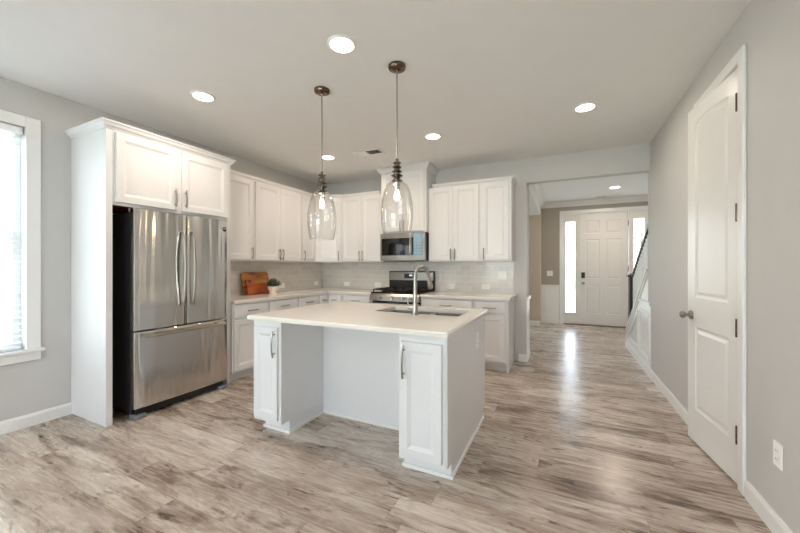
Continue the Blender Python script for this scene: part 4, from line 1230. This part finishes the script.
pt = thing('potted_plant', 'small bushy green plant in a white ceramic pot beside the boards', 'plant', (-3.575, 3.415, CT + 0.001))
obj('pot', lathe(B(), [(0.001, 0), (0.046, 0), (0.048, 0.004), (0.054, 0.055), (0.068, 0.058), (0.071, 0.105), (0.065, 0.105), (0.060, 0.085), (0.001, 0.084)], n=28), 'pot', pt, smooth=True)
obj('soil', lathe(B(), [(0.001, 0.094), (0.0595, 0.093), (0.0595, 0.0865), (0.001, 0.0865)], n=20), 'soil', pt)
bmS, bmL = B(), B()
for i in range(80):
    a = random.uniform(0, 2 * math.pi); tilt = random.uniform(0, 1.35); ln = random.uniform(0.075, 0.125)
    b0 = Vector((0.02 * math.cos(a), 0.02 * math.sin(a), 0.095))
    dvec = Vector((math.sin(tilt) * math.cos(a), math.sin(tilt) * math.sin(a), math.cos(tilt)))
    e_ = b0 + dvec * ln
    tube(bmS, [b0, (b0 + e_) / 2 + Vector((0, 0, 0.008)), e_], 0.0012, 5)
    for j in range(11):
        u = 0.25 + 0.75 * j / 10
        c_ = b0.lerp(e_, u) + Vector((random.uniform(-1, 1), random.uniform(-1, 1), random.uniform(-1, 1))) * 0.006
        lv = Vector((random.uniform(-1, 1), random.uniform(-1, 1), random.uniform(-0.3, 1))).normalized(); sv = lv.cross(Vector((random.random(), random.random(), random.random()))).normalized()
        l_ = random.uniform(0.014, 0.022); w2 = l_ * 0.45; nv = lv.cross(sv) * 0.002
        vs = [bmL.verts.new(c_ + q) for q in (Vector((0, 0, 0)), lv * l_ * .5 + sv * w2 + nv, lv * l_, lv * l_ * .5 - sv * w2 + nv)]
        bmL.faces.new(vs)
bm = bmS
obj('stems', bm, 'stem', pt)
me = bpy.data.meshes.new('foliage'); bmL.to_mesh(me); bmL.free(); me.materials.append(M['leaf'])
o = bpy.data.objects.new('foliage', me); COL.objects.link(o); o.parent = pt

# ------------------------------------------------------------------ outdoors, seen through the panes
struct(obj('ground', box(B(), -60, 60, -60, 60, -0.35, -0.15), 'grass'), 'pale lawn outside')
struct(obj('reflector', box(B(), -11, 6, -14, YR - 0.15, -0.149, -0.05), 'concrete'), 'pale concrete patio added behind the house to bounce light indoors')  # unseen sunlit slab, added to bounce light onto the ceiling
struct(obj('side_neutral_ground', box(B(), -11, -4.02, YR - 0.14, 7, -0.149, -0.08), 'concrete'), 'pale neutral concrete added left of the house against green bounce light')  # added neutral ground that keeps green lawn bounce out of the room
struct(obj('front_walk', box(B(), -2, 4, 8.56, 16, -0.149, -0.03), 'concrete'), 'pale concrete front walk')
hs = thing('neighbor_house', 'pale neighbouring house seen through the left window blind', 'house', (-13, 2.5, -0.149))
hb = obj('wall', plate(B(), -5, 5, 0, 9, 0, 6, ()), 'siding', hs, rot=LEFT)
def hwin(x0, x1, z0, z1):
    f_ = obj('window', plate(B(), x0 - 0.08, x1 + 0.08, z0 - 0.08, z1 + 0.08, -0.05, -0.001, ((x0, x1, z0, z1),)), 'trim', hs, rot=LEFT)
    obj('pane', box(B(), x0, x1, -0.02, -0.005, z0, z1), 'house_glass', f_)
for a in (-3.6, -1.0, 0.55, 3.0):
    hwin(a, a + 0.8, 1.0, 2.2); hwin(a, a + 0.8, 3.4, 4.5)
bm = prism(B(), [(-5.4, 9.0), (5.4, 9.0), (0, 11.6)], 'x', -6.3, 0.4); obj('roof', bm, 'roof', hs)
def tree(label, x, y, h_, seed):
    random.seed(seed)
    t = thing('tree', label, 'tree', (x, y, -0.149))
    obj('trunk', tube(B(), [(0, 0, 0), (0.05, 0.02, h_ * 0.3), (0, 0, h_ * 0.75)], 0.15, 8, radii=[0.18, 0.13, 0.05]), 'bark', t, smooth=True)
    bm = B()
    for i in range(2600):
        d_ = Vector((random.gauss(0, 1), random.gauss(0, 1), random.gauss(0, 1))).normalized() * random.random() ** 0.4
        c_ = Vector((d_.x * h_ * 0.3, d_.y * h_ * 0.3, h_ * 0.66 + d_.z * h_ * 0.34))
        a_ = Vector((random.uniform(-1, 1), random.uniform(-1, 1), random.uniform(-1, 1))).normalized(); b_ = a_.cross(Vector((0.3, 0.5, 0.8))).normalized()
        s_ = random.uniform(0.05, 0.11)
        bm.faces.new([bm.verts.new(c_ + q) for q in (-a_ * s_, b_ * s_ * .5, a_ * s_, -b_ * s_ * .5)])
    me = bpy.data.meshes.new('crown'); bm.to_mesh(me); bm.free(); me.materials.append(M['tree_leaf'])
    o = bpy.data.objects.new('crown', me); COL.objects.link(o); o.parent = t
tree('leafy tree seen through the left sidelight of the front door', -0.6, 34.0, 5.0, 3)
tree('leafy tree seen through the right sidelight of the front door', 5.6, 32.0, 5.5, 5)
